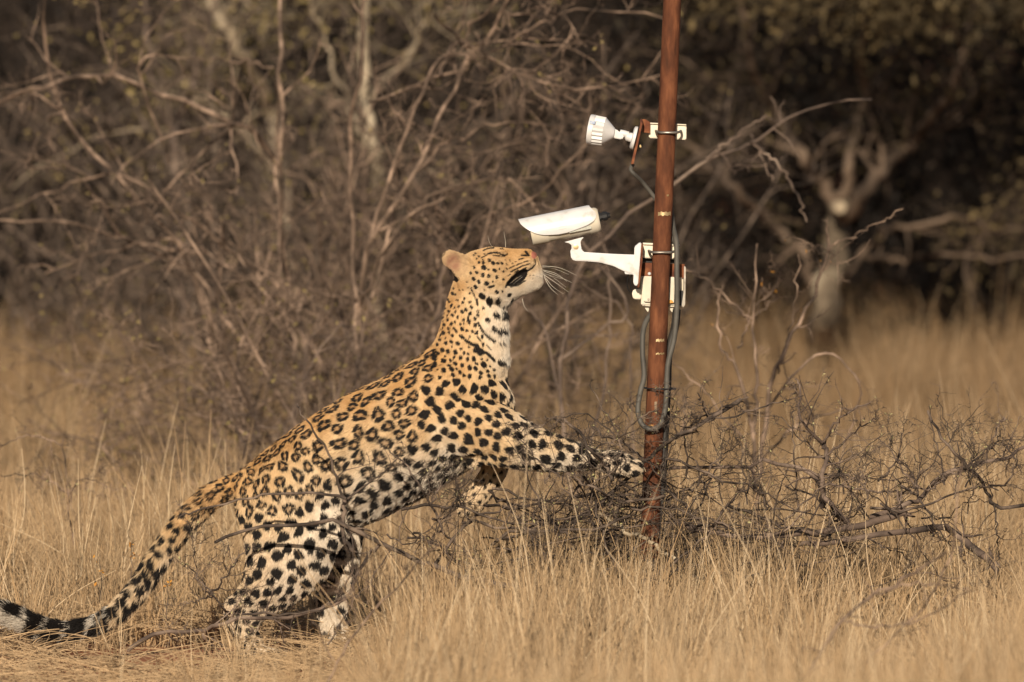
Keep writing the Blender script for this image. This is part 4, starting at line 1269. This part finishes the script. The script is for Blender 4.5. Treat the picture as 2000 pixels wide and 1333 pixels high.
plant('thorn_bush', 'bare thorn bush whose long grey branch passes behind the pole between camera and lamp', 'bush', [W(1120, 1000, Y)[0], Y, 0], lim, M_bark,
      [dict(count=2.6, length=(.06, .22), n=6, wob=.2, rf=.6, rmin=.0018), dict(count=1.6, length=(.03, .1), n=4, wob=.25)], thorn=3)
# small bush right of the pole
Y = 3.0
lim = []
for pts, r0, r1 in [([(1480, 1040), (1500, 800), (1530, 690), (1590, 570), (1622, 470)], 6, 2.6), ([(1480, 1040), (1470, 850), (1480, 760), (1470, 640), (1480, 480)], 5, 2),
                    ([(1475, 850), (1440, 720), (1410, 680), (1400, 600), (1415, 555)], 4, 1.6), ([(1465, 620), (1440, 600), (1380, 545), (1330, 520)], 3, 1.6), ([(1440, 680), (1470, 620), (1520, 580)], 2.4, 1.2),
                    ([(1600, 540), (1625, 500), (1614, 440)], 2.2, 1.4), ([(1625, 480), (1690, 450), (1760, 410)], 2.0, 1.0), ([(1500, 800), (1600, 690), (1680, 760), (1640, 900)], 3, 1.6), ([(1480, 900), (1580, 820), (1700, 790)], 3, 1.5),
                    ([(1478, 900), (1370, 760), (1300, 700)], 2.6, 1.2), ([(1520, 730), (1545, 640), (1560, 500)], 2.4, 1.2)]:
    lim.append((pxl(pts, Y, 20, .004), r0 * px2(Y), r1 * px2(Y)))
plant('thorn_bush', 'small brown leafless bush in the grass to the right of the pole', 'bush', [W(1480, 1040, Y)[0], Y, 0], lim, M_bark_warm,
      [dict(count=4.5, length=(.05, .22), n=6, wob=.22, rf=.5), dict(count=2.2, length=(.02, .09), n=4, wob=.25)], thorn=3, leaves=(.15, .007, .01), leafmat=M_leaf_o)


# --- trees at the far side of the clearing
M_bark_limb = mat_noise('limb_bark', [(0.04, 0.028, 0.020), (0.105, 0.074, 0.052), (0.19, 0.138, 0.098)], 6, bump=0.4)


def tree(label, limbs, Y, mat, lev, leaves, leafmat, crown=None, trunk_n=1):
    base = limbs[0][0][0]
    root = empty('tree', [base[0], Y, 0])
    tag(root, label, 'tree')
    tb = Tubes(10)
    for c, r0, r1 in limbs[:trunk_n]: tb.add(c, np.linspace(r0, r1, len(c)))
    tb.build('trunk', M_bark_m if 'sawn' in label else mat, root)
    tb = Tubes(7); last = []
    for c, r0, r1 in limbs[trunk_n:]: last.append(tb.add(c, np.linspace(r0, r1, len(c))))
    for li, lv in enumerate(lev):
        nx = []
        for A in last:
            c = sprout(A[0], A[1], **lv)
            if len(c[0]): nx.append(tb.add(c[0], c[1], k=3))
        last = nx if li else nx + last
    tb.build('limbs', mat, root)
    sets = [leaves_on(A[0], leaves[0], leaves[1], leaves[2]) for A in last]
    if crown is not None: sets += crown
    flat_leaves('crown', sets, leafmat, root)
    return root


def cloud(n, c, s, size, clump=14):
    """leaf clumps filling an ellipsoid"""
    k = max(1, n // 60)
    cc = rng.normal(size=(k, 3)); cc = cc / np.linalg.norm(cc, axis=1, keepdims=True) * (rng.random(k) ** .45)[:, None]
    cc = cc * np.array(s) + np.array(c)
    idx = rng.integers(0, k, n)
    p = cc[idx] + rng.normal(size=(n, 3)) * np.array([.14, .14, .06])
    u = norm(rng.normal(size=(n, 3))); v = norm(np.cross(u, rng.normal(size=(n, 3))))
    sz = (size * rng.uniform(.5, 1.4, n))[:, None]
    V = np.stack([p - u * sz, p + v * sz * .45, p + u * sz, p - v * sz * .45], 1).reshape(-1, 3)
    return V, np.arange(4 * n).reshape(-1, 4)


def TL(lst, Y):
    return [(pxl(p, [Y + (.25 * math.sin(i * 2.1 + p[-1][0]) if i else 0) for i in range(len(p))], 24, .010), a * px2(Y), b * px2(Y)) for p, a, b in lst]


FL = [dict(count=7, length=(.3, 1.0), n=8, wob=.22, rf=.45, bias=(0, 0, .05)), dict(count=6, length=(.15, .5), n=6, wob=.25), dict(count=4, length=(.06, .22), n=4, wob=.25)]
Y = 14.5
tree('forked tree with pale lower trunk and sawn stub, right of the pole',
     TL([([(1590, 860), (1602, 700), (1612, 600), (1630, 500), (1640, 400)], 33, 22), ([(1640, 410), (1600, 350), (1565, 295), (1520, 235), (1470, 130), (1440, -40)], 14, 5),
         ([(1645, 425), (1700, 360), (1750, 300), (1800, 262), (1870, 150), (1900, -30)], 16, 5), ([(1640, 405), (1662, 310), (1678, 220), (1690, 60), (1700, -40)], 12, 5),
         ([(1600, 560), (1560, 490), (1500, 425), (1440, 375), (1390, 330), (1330, 260)], 11, 6), ([(1650, 540), (1700, 480), (1740, 450), (1850, 430), (1960, 450), (2060, 440)], 7, 4), ([(1690, 500), (1760, 505), (1900, 500), (2060, 510)], 6, 3)], Y), Y, M_bark_limb,
     [dict(count=4, length=(.3, 1.0), n=8, wob=.2, rf=.4, bias=(0, 0, .05), tmin=.45), dict(count=5, length=(.15, .5), n=6, wob=.25), dict(count=4, length=(.06, .22), n=4, wob=.25)], (3, .018, .05), M_leaf_d, crown=[cloud(11000, (1.9, Y - 1.1, 1.72), (1.5, .5, .30), .019), cloud(20000, (2.3, Y + 1.2, 2.1), (2.1, 1.2, .60), .026), cloud(45000, (2.2, Y + 2.5, 3.2), (2.8, 2.4, .9), .040)])
c_ = W(1650, 405, Y - .14)
stub = bpy.data.objects['tree']
lathe('sawn_stub', c_ + np.array([-.02, -.02, 0]), (0.2, -1, .12), [(-.05, .030), (.0, .026), (.004, .022)], M_bark_pale, stub, 16)
Y = 11.5
tree('slender pale lichen covered tree standing behind the leopard head', TL([([(765, 900), (748, 560), (735, 330), (715, 180), (716, -60)], 13, 10), ([(740, 380), (700, 250), (650, 120), (600, -40)], 6, 3), ([(718, 200), (800, 100), (860, -40)], 6, 3)], Y), Y, M_bark_pale, FL, (1.2, .014, .05), M_leaf_y)
tree('pale tree with a diagonal trunk leaning left at the top of the photo', TL([([(600, 800), (560, 420), (535, 250), (510, 160), (440, 60), (380, -60)], 13, 11), ([(430, 50), (480, -40)], 6, 4), ([(545, 330), (420, 210), (400, 160)], 8, 5)], 13.0), 13.0, M_bark_pale, FL, (1.2, .014, .05), M_leaf_y)
tree('thin grey tree with a bent forked trunk at the left', TL([([(370, 860), (350, 500), (342, 300), (350, 230), (372, 170)], 9, 6), ([(345, 280), (300, 160), (280, -40)], 5, 3), ([(372, 175), (395, 100), (420, -40)], 5, 3)], 12.0), 12.0, M_bark, FL, (1.2, .014, .05), M_leaf_y)
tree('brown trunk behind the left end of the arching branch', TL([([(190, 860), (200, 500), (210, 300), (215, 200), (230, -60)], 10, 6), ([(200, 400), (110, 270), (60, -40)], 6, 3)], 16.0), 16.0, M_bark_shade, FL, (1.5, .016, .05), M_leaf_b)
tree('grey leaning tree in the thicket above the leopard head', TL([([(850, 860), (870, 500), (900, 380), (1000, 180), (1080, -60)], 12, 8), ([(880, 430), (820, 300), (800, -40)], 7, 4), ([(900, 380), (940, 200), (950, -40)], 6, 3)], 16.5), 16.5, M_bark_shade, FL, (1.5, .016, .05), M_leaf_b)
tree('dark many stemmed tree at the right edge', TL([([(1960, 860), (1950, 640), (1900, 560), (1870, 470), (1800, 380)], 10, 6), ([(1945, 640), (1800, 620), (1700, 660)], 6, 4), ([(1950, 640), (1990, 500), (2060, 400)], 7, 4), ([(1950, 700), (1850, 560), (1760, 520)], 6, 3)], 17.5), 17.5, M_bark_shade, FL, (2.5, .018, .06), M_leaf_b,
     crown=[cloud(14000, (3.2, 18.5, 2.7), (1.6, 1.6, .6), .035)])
# --- dense bushes at the edge of the thicket
EDGE = ['brown bush with dead leaves at the far left of the thicket edge', 'brown bush with dead leaves second from the left in the thicket edge', 'brown bush in the thicket edge behind the arching branch', 'brown bush in the thicket edge left of the pale trunks',
        'brown bush in the thicket edge between the pale trunks', 'brown bush in the thicket edge above the leopard back', 'brown bush in the thicket edge behind the leopard head', 'brown bush in the thicket edge behind the security camera', 'shade-darkened leafy bush in the thicket edge just right of the pole',
        'shade-darkened leafy bush in the thicket edge left of the forked trunk', 'shade-darkened leafy bush in the thicket edge right of the forked trunk', 'shade-darkened leafy bush in the thicket edge at the far right']
for i, lab_ in enumerate(EDGE):
    bx = -80 + i * 190 + random.uniform(-40, 40); Y = random.uniform(17.5, 20.5) + (1.5 if i > 8 else 0)
    h = random.uniform(1.8, 2.5) * (.6 if i >= 10 else 1)
    x0 = W(bx, 700, Y)[0]
    plant('thicket_bush', lab_, 'bush', [x0, Y, 0], wild_limbs(x0, Y, 13, h, .40, .014), M_bark_k if i >= 8 else M_bark_shade, LV(h, 8, 6, 4), leaves=(2.2, .024, .07), leafmat=M_leaf_b if i < 7 else M_leaf_k)  # right-hand bushes take the bark and leaves with shade in their colour


def thicket():
    tb = Tubes(3)
    N = 2600
    x = rng.uniform(-6, 6.5, N); x = np.where((x > .6) & (rng.random(N) < .85), x - 6.5, x); y = rng.uniform(21.5, 34, N)
    P0 = np.empty((N, 8, 3)); p = np.stack([x, y, rng.uniform(-.05, 1.2, N)], 1); d = norm(rng.normal(size=(N, 3)) * np.array([.6, .5, .4]) + np.array([0, 0, .7]))
    for j in range(8):
        P0[:, j] = p; d = norm(d + .2 * rng.normal(size=(N, 3))); p = p + d * (rng.uniform(.9, 2.4, N) / 7)[:, None]
    R0 = rng.uniform(.006, .02, N)[:, None] * np.linspace(1, .4, 8)[None]
    tb.add(P0, R0)
    a = sprout(P0, R0, 9, length=(.2, .8), n=6, wob=.25); tb.add(*a)
    V, F = tb.arrays()
    o = link('thicket', mesh_np('thicket', V, F, M_bark_shade))
    tag(o, 'dim mass of brown twigs closing the view behind the trees', 'thicket', kind='stuff')
    n = 170000
    k = 900
    cc = np.stack([rng.uniform(-6.5, 7, k), rng.uniform(23, 36, k), rng.uniform(.1, 3.4, k)], 1)
    idx = rng.integers(0, k, n); p = cc[idx] + rng.normal(size=(n, 3)) * np.array([.28, .28, .2]); p[:, 2] = np.abs(p[:, 2])
    u = norm(rng.normal(size=(n, 3))); v = norm(np.cross(u, rng.normal(size=(n, 3)))); sz = rng.uniform(.02, .06, n)[:, None]
    V = np.stack([p - u * sz, p + v * sz * .5, p + u * sz, p - v * sz * .5], 1).reshape(-1, 3)
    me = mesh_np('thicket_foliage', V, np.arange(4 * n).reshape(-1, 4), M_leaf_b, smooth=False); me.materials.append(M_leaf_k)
    mi = ((p[:, 0] + .35 * np.sin(p[:, 2] * 3) > .35) | (np.sin(cc[idx][:, 0] * 2.7 + cc[idx][:, 2] * 2.1) > .35)).astype(np.int32)  # right side and scattered clumps get the leaf colour that paints deep shade
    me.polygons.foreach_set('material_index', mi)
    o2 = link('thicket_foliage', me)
    tag(o2, 'shade-darkened brown foliage filling the thicket at the back', 'foliage', kind='stuff')


thicket()

# ------------------------------------------------------------------ cut thorn branches round the pole
TW = [dict(count=7, length=(.05, .20), n=7, wob=.26, rf=.5), dict(count=3.0, length=(.02, .09), n=5, wob=.28, rf=.6, rmin=.0007)]
TW2 = [dict(count=3.2, length=(.04, .16), n=7, wob=.24, rf=.5), dict(count=1.6, length=(.02, .06), n=5, wob=.28, rf=.6, rmin=.0007)]


def fallen(label, segs, Y, mat=None, lev=None, thorn=4, bud=(.5, .0040), wob=.003, name='fallen_branch'):
    lim = []
    for pts, r0, r1 in segs:
        yy = [Y + .05 * math.sin(i * 1.9 + pts[0][0]) for i in range(len(pts))]
        lim.append((pxl(pts, yy, 18, wob), r0 * px2(Y), r1 * px2(Y)))
    b = lim[0][0][0].copy()
    return plant(name, label, 'branch', b, lim, mat or M_twig, lev or TW, thorn=thorn, bud=bud, k=6)


fallen('long grey thorny branch arching across the leopard flank and hip', [([(350, 1010), (400, 995), (503, 971), (602, 964), (679, 975)], 1.6, 3.2), ([(679, 975), (742, 928), (790, 880)], 2.5, 1.2), ([(673, 973), (643, 892), (593, 815), (580, 790)], 3, 1.3), ([(673, 975), (671, 1045), (690, 1075)], 4.5, 4)], -.40, lev=TW2)
fallen('thick dark broken limb lying in front of the leopard thigh and belly', [([(420, 1060), (480, 1036), (580, 1022), (665, 1022), (742, 1063), (805, 1090), (872, 1117), (930, 1130), (1010, 1150)], 3, 6.5), ([(742, 1063), (700, 1110), (680, 1160), (600, 1200)], 3.4, 2)], -.34, lev=TW2, thorn=3, bud=(1.2, .0045))
fallen('grey forked branch standing under the leopard belly', [([(832, 1126), (886, 1058), (917, 1022), (985, 1031), (1075, 1036), (1165, 1031), (1230, 1010)], 3.6, 2.6), ([(917, 1022), (890, 964), (893, 950)], 2.2, 1.2)], -.25)
fallen('thin upright twig rising beside the leopard chest', [([(868, 1045), (840, 985), (823, 950), (790, 905), (760, 883)], 2.8, 1.2), ([(840, 985), (870, 930), (872, 905)], 1.6, .9)], -.36)
fallen('thin thorny twig rising under the reaching foreleg', [([(1110, 1045), (1084, 1027), (1043, 964), (1021, 892), (1024, 880)], 2.6, 1.2)], -.28)
fallen('long grey limb slanting up from left to right in front of the pole', [([(960, 1065), (1000, 1040), (1100, 1030), (1170, 990), (1245, 915), (1280, 885), (1320, 855), (1380, 825), (1450, 780)], 3.2, 4.2), ([(1380, 825), (1440, 810), (1515, 787), (1570, 775)], 2.2, 1.1), ([(1320, 855), (1380, 812), (1460, 780)], 2.4, 1.6), ([(1384, 822), (1372, 790), (1362, 772)], 2, 1.2)], -.05)
fallen('black thorny twig crossing the leopard wrist', [([(1082, 818), (1112, 826), (1150, 875), (1180, 910), (1198, 940)], 2.4, 4.2), ([(1112, 826), (1060, 815)], 1.5, .9), ([(1150, 875), (1200, 860), (1250, 820), (1290, 800)], 1.8, 1.1)], -.22, mat=M_black if False else M_twig, thorn=6)
fallen('black crooked twig just under the leopard paw', [([(1120, 922), (1130, 940), (1170, 955), (1190, 975), (1225, 978), (1300, 970)], 2.2, 3.0)], -.20, thorn=6)
fallen('thin twigs curving up over the leopard foreleg', [([(1190, 950), (1215, 880), (1190, 820), (1150, 750)], 2.0, .9), ([(1215, 880), (1225, 830), (1218, 785)], 1.4, .8), ([(1200, 850), (1140, 810), (1050, 830), (1000, 850)], 1.6, .9)], -.15)
fallen('long brown limb stretching right from the pole to the right edge', [([(1250, 925), (1310, 915), (1425, 912), (1500, 905), (1555, 912), (1600, 940), (1615, 980), (1660, 1020)], 3, 5.5), ([(1605, 990), (1607, 940), (1615, 890), (1605, 865)], 6, 3.6), ([(1605, 865), (1565, 820), (1560, 755), (1555, 740)], 3.2, 1.4), ([(1605, 865), (1650, 810), (1700, 788)], 2.6, 1.2), ([(1615, 890), (1660, 850), (1710, 815)], 2.4, 1.1), ([(1607, 935), (1660, 930), (1770, 938)], 2.2, 1.0), ([(1600, 940), (1700, 960), (1790, 955)], 3, 1.6)], .20, mat=M_bark)
fallen('upper right branch with short side twigs reaching the right edge', [([(1700, 1010), (1760, 990), (1800, 970), (1850, 920), (1925, 905), (1975, 888), (2020, 860)], 5.5, 3.2), ([(1850, 930), (1800, 955), (1715, 855)], 2.6, 1.2), ([(1925, 905), (1950, 830), (1965, 820)], 2, 1.1)], .15, mat=M_bark)
fallen('dark hooked branch at the right edge', [([(1812, 803), (1845, 865), (1890, 910), (1930, 960), (1950, 990), (2020, 985)], 2.4, 4.2), ([(1930, 950), (1965, 945), (1985, 900), (1960, 870)], 2.2, 1.4), ([(1945, 985), (1948, 1040), (1950, 1090)], 2, 1.2), ([(1890, 910), (1940, 870), (1955, 840)], 2, 1.1)], .05, mat=M_twig)
fallen('thick pale brown limb lying low to the right of the pole', [([(1320, 1020), (1350, 1030), (1450, 1050), (1550, 1045), (1625, 1040), (1725, 1017), (1770, 1000)], 5, 8)], .1, mat=M_bark, thorn=1)
fallen('thick broken limb with a torn orange end low at the right edge', [([(1560, 1062), (1620, 1060), (1750, 1040), (1850, 1035), (1905, 1075), (1950, 1110)], 5, 9)], .12, mat=M_bark, thorn=1)
fallen('pale stripped stick leaning across the foot of the pole', [([(1172, 1003), (1228, 1043), (1250, 1050), (1320, 1095)], 3.4, 4.2)], -.12, mat=M_bark_pale, lev=[dict(count=1.5, length=(.02, .06), n=4)], thorn=0, bud=None)
fallen('blurred reddish branch bending over the grass in the right foreground', [([(1560, 1340), (1590, 1295), (1650, 1210), (1700, 1165), (1780, 1125), (1850, 1075)], 4.2, 2.2), ([(1650, 1215), (1720, 1225), (1800, 1210), (1900, 1150)], 2.6, 1.6), ([(1700, 1165), (1790, 1140), (1890, 1150)], 2.4, 1.4), ([(1690, 1300), (1840, 1130), (1880, 900)], 2.5, 1.4)], -3.2, mat=M_bark_warm, lev=[dict(count=5, length=(.04, .12), n=5, rf=.5)], thorn=4, bud=None)
fallen('grey stick lying along the red soil behind the tail', [([(250, 1270), (315, 1238), (384, 1234), (418, 1223), (490, 1204), (570, 1204), (646, 1181), (700, 1160)], 4.5, 3.6), ([(400, 1230), (402, 1262), (400, 1290)], 4, 3)], -.42, mat=M_bark, bud=(1.0, .0045))
fallen('thin forked twig left of the leopard hind leg', [([(448, 1200), (430, 1180), (400, 1145), (372, 1108)], 2.6, 1.2), ([(410, 1163), (448, 1120), (470, 1080)], 2.4, 1.1), ([(415, 1166), (353, 1181)], 1.8, .9), ([(410, 1160), (380, 1100), (375, 1040)], 1.4, .8)], -.35)
fallen('small bare twig standing in the grass left of the leopard', [([(150, 1090), (135, 1000), (133, 960), (120, 850)], 2.6, 1.4), ([(133, 965), (80, 930), (0, 930)], 1.8, 1), ([(134, 980), (160, 935), (210, 950)], 1.8, 1), ([(120, 870), (60, 850), (0, 870)], 1.6, .9)], 2.2, mat=M_bark_warm)
fallen('grey twig crossing the lower hind legs of the leopard', [([(470, 1200), (570, 1200), (650, 1180), (690, 1100), (680, 1040)], 2.8, 1.6), ([(640, 1260), (690, 1180), (760, 1080), (800, 980)], 2.0, 1.0)], -.55, lev=TW2)
fallen('pale blurred twig leaning up in the grass below the belly', [([(640, 1333), (700, 1230), (780, 1140), (860, 1060)], 3, 1.4), ([(700, 1230), (690, 1150), (720, 1090)], 2, 1)], -2.4, mat=M_bark_warm, bud=None)
for i, (pts, Yq) in enumerate([([(1340, 930), (1337, 830), (1338, 775)], .0), ([(1350, 960), (1400, 900), (1440, 870)], .05), ([(1560, 1000), (1553, 900), (1548, 800)], .3), ([(1240, 960), (1160, 900), (1125, 930)], -.1), ([(1715, 940), (1752, 900), (1760, 850)], .1), ([(1350, 1000), (1290, 930), (1322, 860)], -.1)]):
    fallen(['upright thin twig just right of the cable loop', 'short twig fanning right of the pole base', 'upright twig in the middle of the right hand branches', 'short twig beneath the leopard forearm', 'thin twig standing near the right end of the brush', 'twig crossing in front of the lower conduit'][i], [(pts, 2.4, 1.0)], Yq)


for (bx, Y, h, ns, lab_) in [(800, 3.6, .62, 9, 'low dense thorn bush in the grass just behind the leopard shoulders'), (640, 4.4, .85, 11, 'dense grey thorn bush with pale buds behind the middle of the leopard back'), (470, 4.8, .80, 10, 'low grey thorn bush with yellow buds behind the rump'), (410, 6.8, .85, 9, 'spreading thorn bush with yellow buds left of the leopard'), (980, 5.6, .9, 7, 'sparse thin bush behind the leopard throat')]:
    b0 = np.array([W(bx, 700, Y)[0], Y, 0.0])
    plant('thorn_bush', lab_, 'bush', b0, wild_limbs(b0[0], Y, ns, h, .55, .007, wob=.2), M_bark_warm if bx != 640 else M_bark, [dict(count=6, length=(h * .2, h * .5), n=8, wob=.22, rf=.65, rmin=.0024), dict(count=4.5, length=(h * .1, h * .28), n=6, wob=.26, rf=.7, rmin=.0018), dict(count=2.5, length=(.03, .09), n=4, wob=.25, rmin=.0013)],
          leaves=(.55 if bx in (640, 470, 410) else .15, .0085, .02), thorn=1.5)


def brush():
    tb = Tubes(4)
    allp = []
    for i in range(95):
        cx = random.gauss(1270, 150) if i < 45 else random.uniform(930, 1900); cy = random.gauss(1030, 60) if i < 45 else random.gauss(1050, 60)
        a = random.uniform(-.7, .7) if i % 2 else random.choice((-1, 1)) * random.uniform(.7, 1.35); L = random.uniform(60, 210)
        yq = random.uniform(-.25, .55)
        if i < 45: cx = max(cx, 1120)
        if i >= 81: cx = random.uniform(800, 1080); cy = random.uniform(985, 1110); yq = random.uniform(-.4, -.2); L *= .7
        pts = [(cx - L * math.cos(a), cy - L * math.sin(a) * .65), (cx - L * .3 * math.cos(a), cy - L * .3 * math.sin(a) + random.uniform(-15, 15)), (cx + L * .4 * math.cos(a), cy + L * .4 * math.sin(a) * .7 + random.uniform(-15, 15)), (cx + L * math.cos(a), cy + L * math.sin(a) * .6)]
        c = pxl(pts, [yq + random.uniform(-.1, .1) for _ in pts], 14, .004)
        c[:, 2] = np.maximum(c[:, 2], .02)
        r = random.uniform(1.2, 3.2) * P
        allp.append(tb.add(c, np.linspace(r, r * .4, 14)))
    for i in range(34):
        x0 = random.uniform(1310, 1930) if i < 24 else random.uniform(1020, 1240); y0 = random.uniform(930, 1060); L = random.uniform(70, 190); a = random.gauss(0, .45)
        yq = random.uniform(-.2, .5)
        pts = [(x0, y0), (x0 + L * .35 * a + random.uniform(-8, 8), y0 - L * .35), (x0 + L * .7 * a + random.uniform(-12, 12), y0 - L * .7), (x0 + L * a, y0 - L)]
        c = pxl(pts, yq, 14, .004); r = random.uniform(1.2, 2.2) * P
        allp.append(tb.add(c, np.linspace(r, r * .4, 14)))
    Pn = np.concatenate([a[0] for a in allp]); Rn = np.concatenate([a[1] for a in allp])
    s1 = sprout(Pn, Rn, 7, length=(.05, .19), n=7, wob=.27, rf=.55, bias=(0, 0, .12)); tb.add(*s1, k=3)
    s2 = sprout(s1[0], s1[1], 2.2, length=(.02, .07), n=4, wob=.27, rf=.6); tb.add(*s2, k=3)
    thorns(tb, s1[0], s1[1], 4)
    V, F = tb.arrays()
    o = link('brush_tangle', mesh_np('brush_tangle', V, F, M_twig)); tag(o, 'tangled mass of cut thorn twigs heaped round the foot of the pole', 'brush', kind='stuff')
    V, F = leaves_on(s1[0], .45, .0045, .004)
    o = link('brush_buds', mesh_np('brush_buds', V, F, M_bud, smooth=False)); tag(o, 'tiny pale buds scattered over the cut thorn twigs', 'buds', kind='stuff')


brush()
for i, (x, y, Yq, lab_) in enumerate([(195, 1110, .1, 'small plant with orange leaves left of the tail curve'), (255, 1080, .3, 'tiny orange leaved sprig above the tail'), (325, 1150, -.1, 'tiny orange leaved sprig right of the tail')]):
    b = W(x, y, Yq)
    plant('orange_sprig', lab_, 'plant', b, [(pxl([(x, y + 60), (x + 3, y + 20), (x, y - 20)], Yq, 8, .002), .0012, .0006)], M_twig, [dict(count=4, length=(.02, .05), n=4, wob=.2)], leaves=(2.5, .006, .006), leafmat=M_leaf_o)
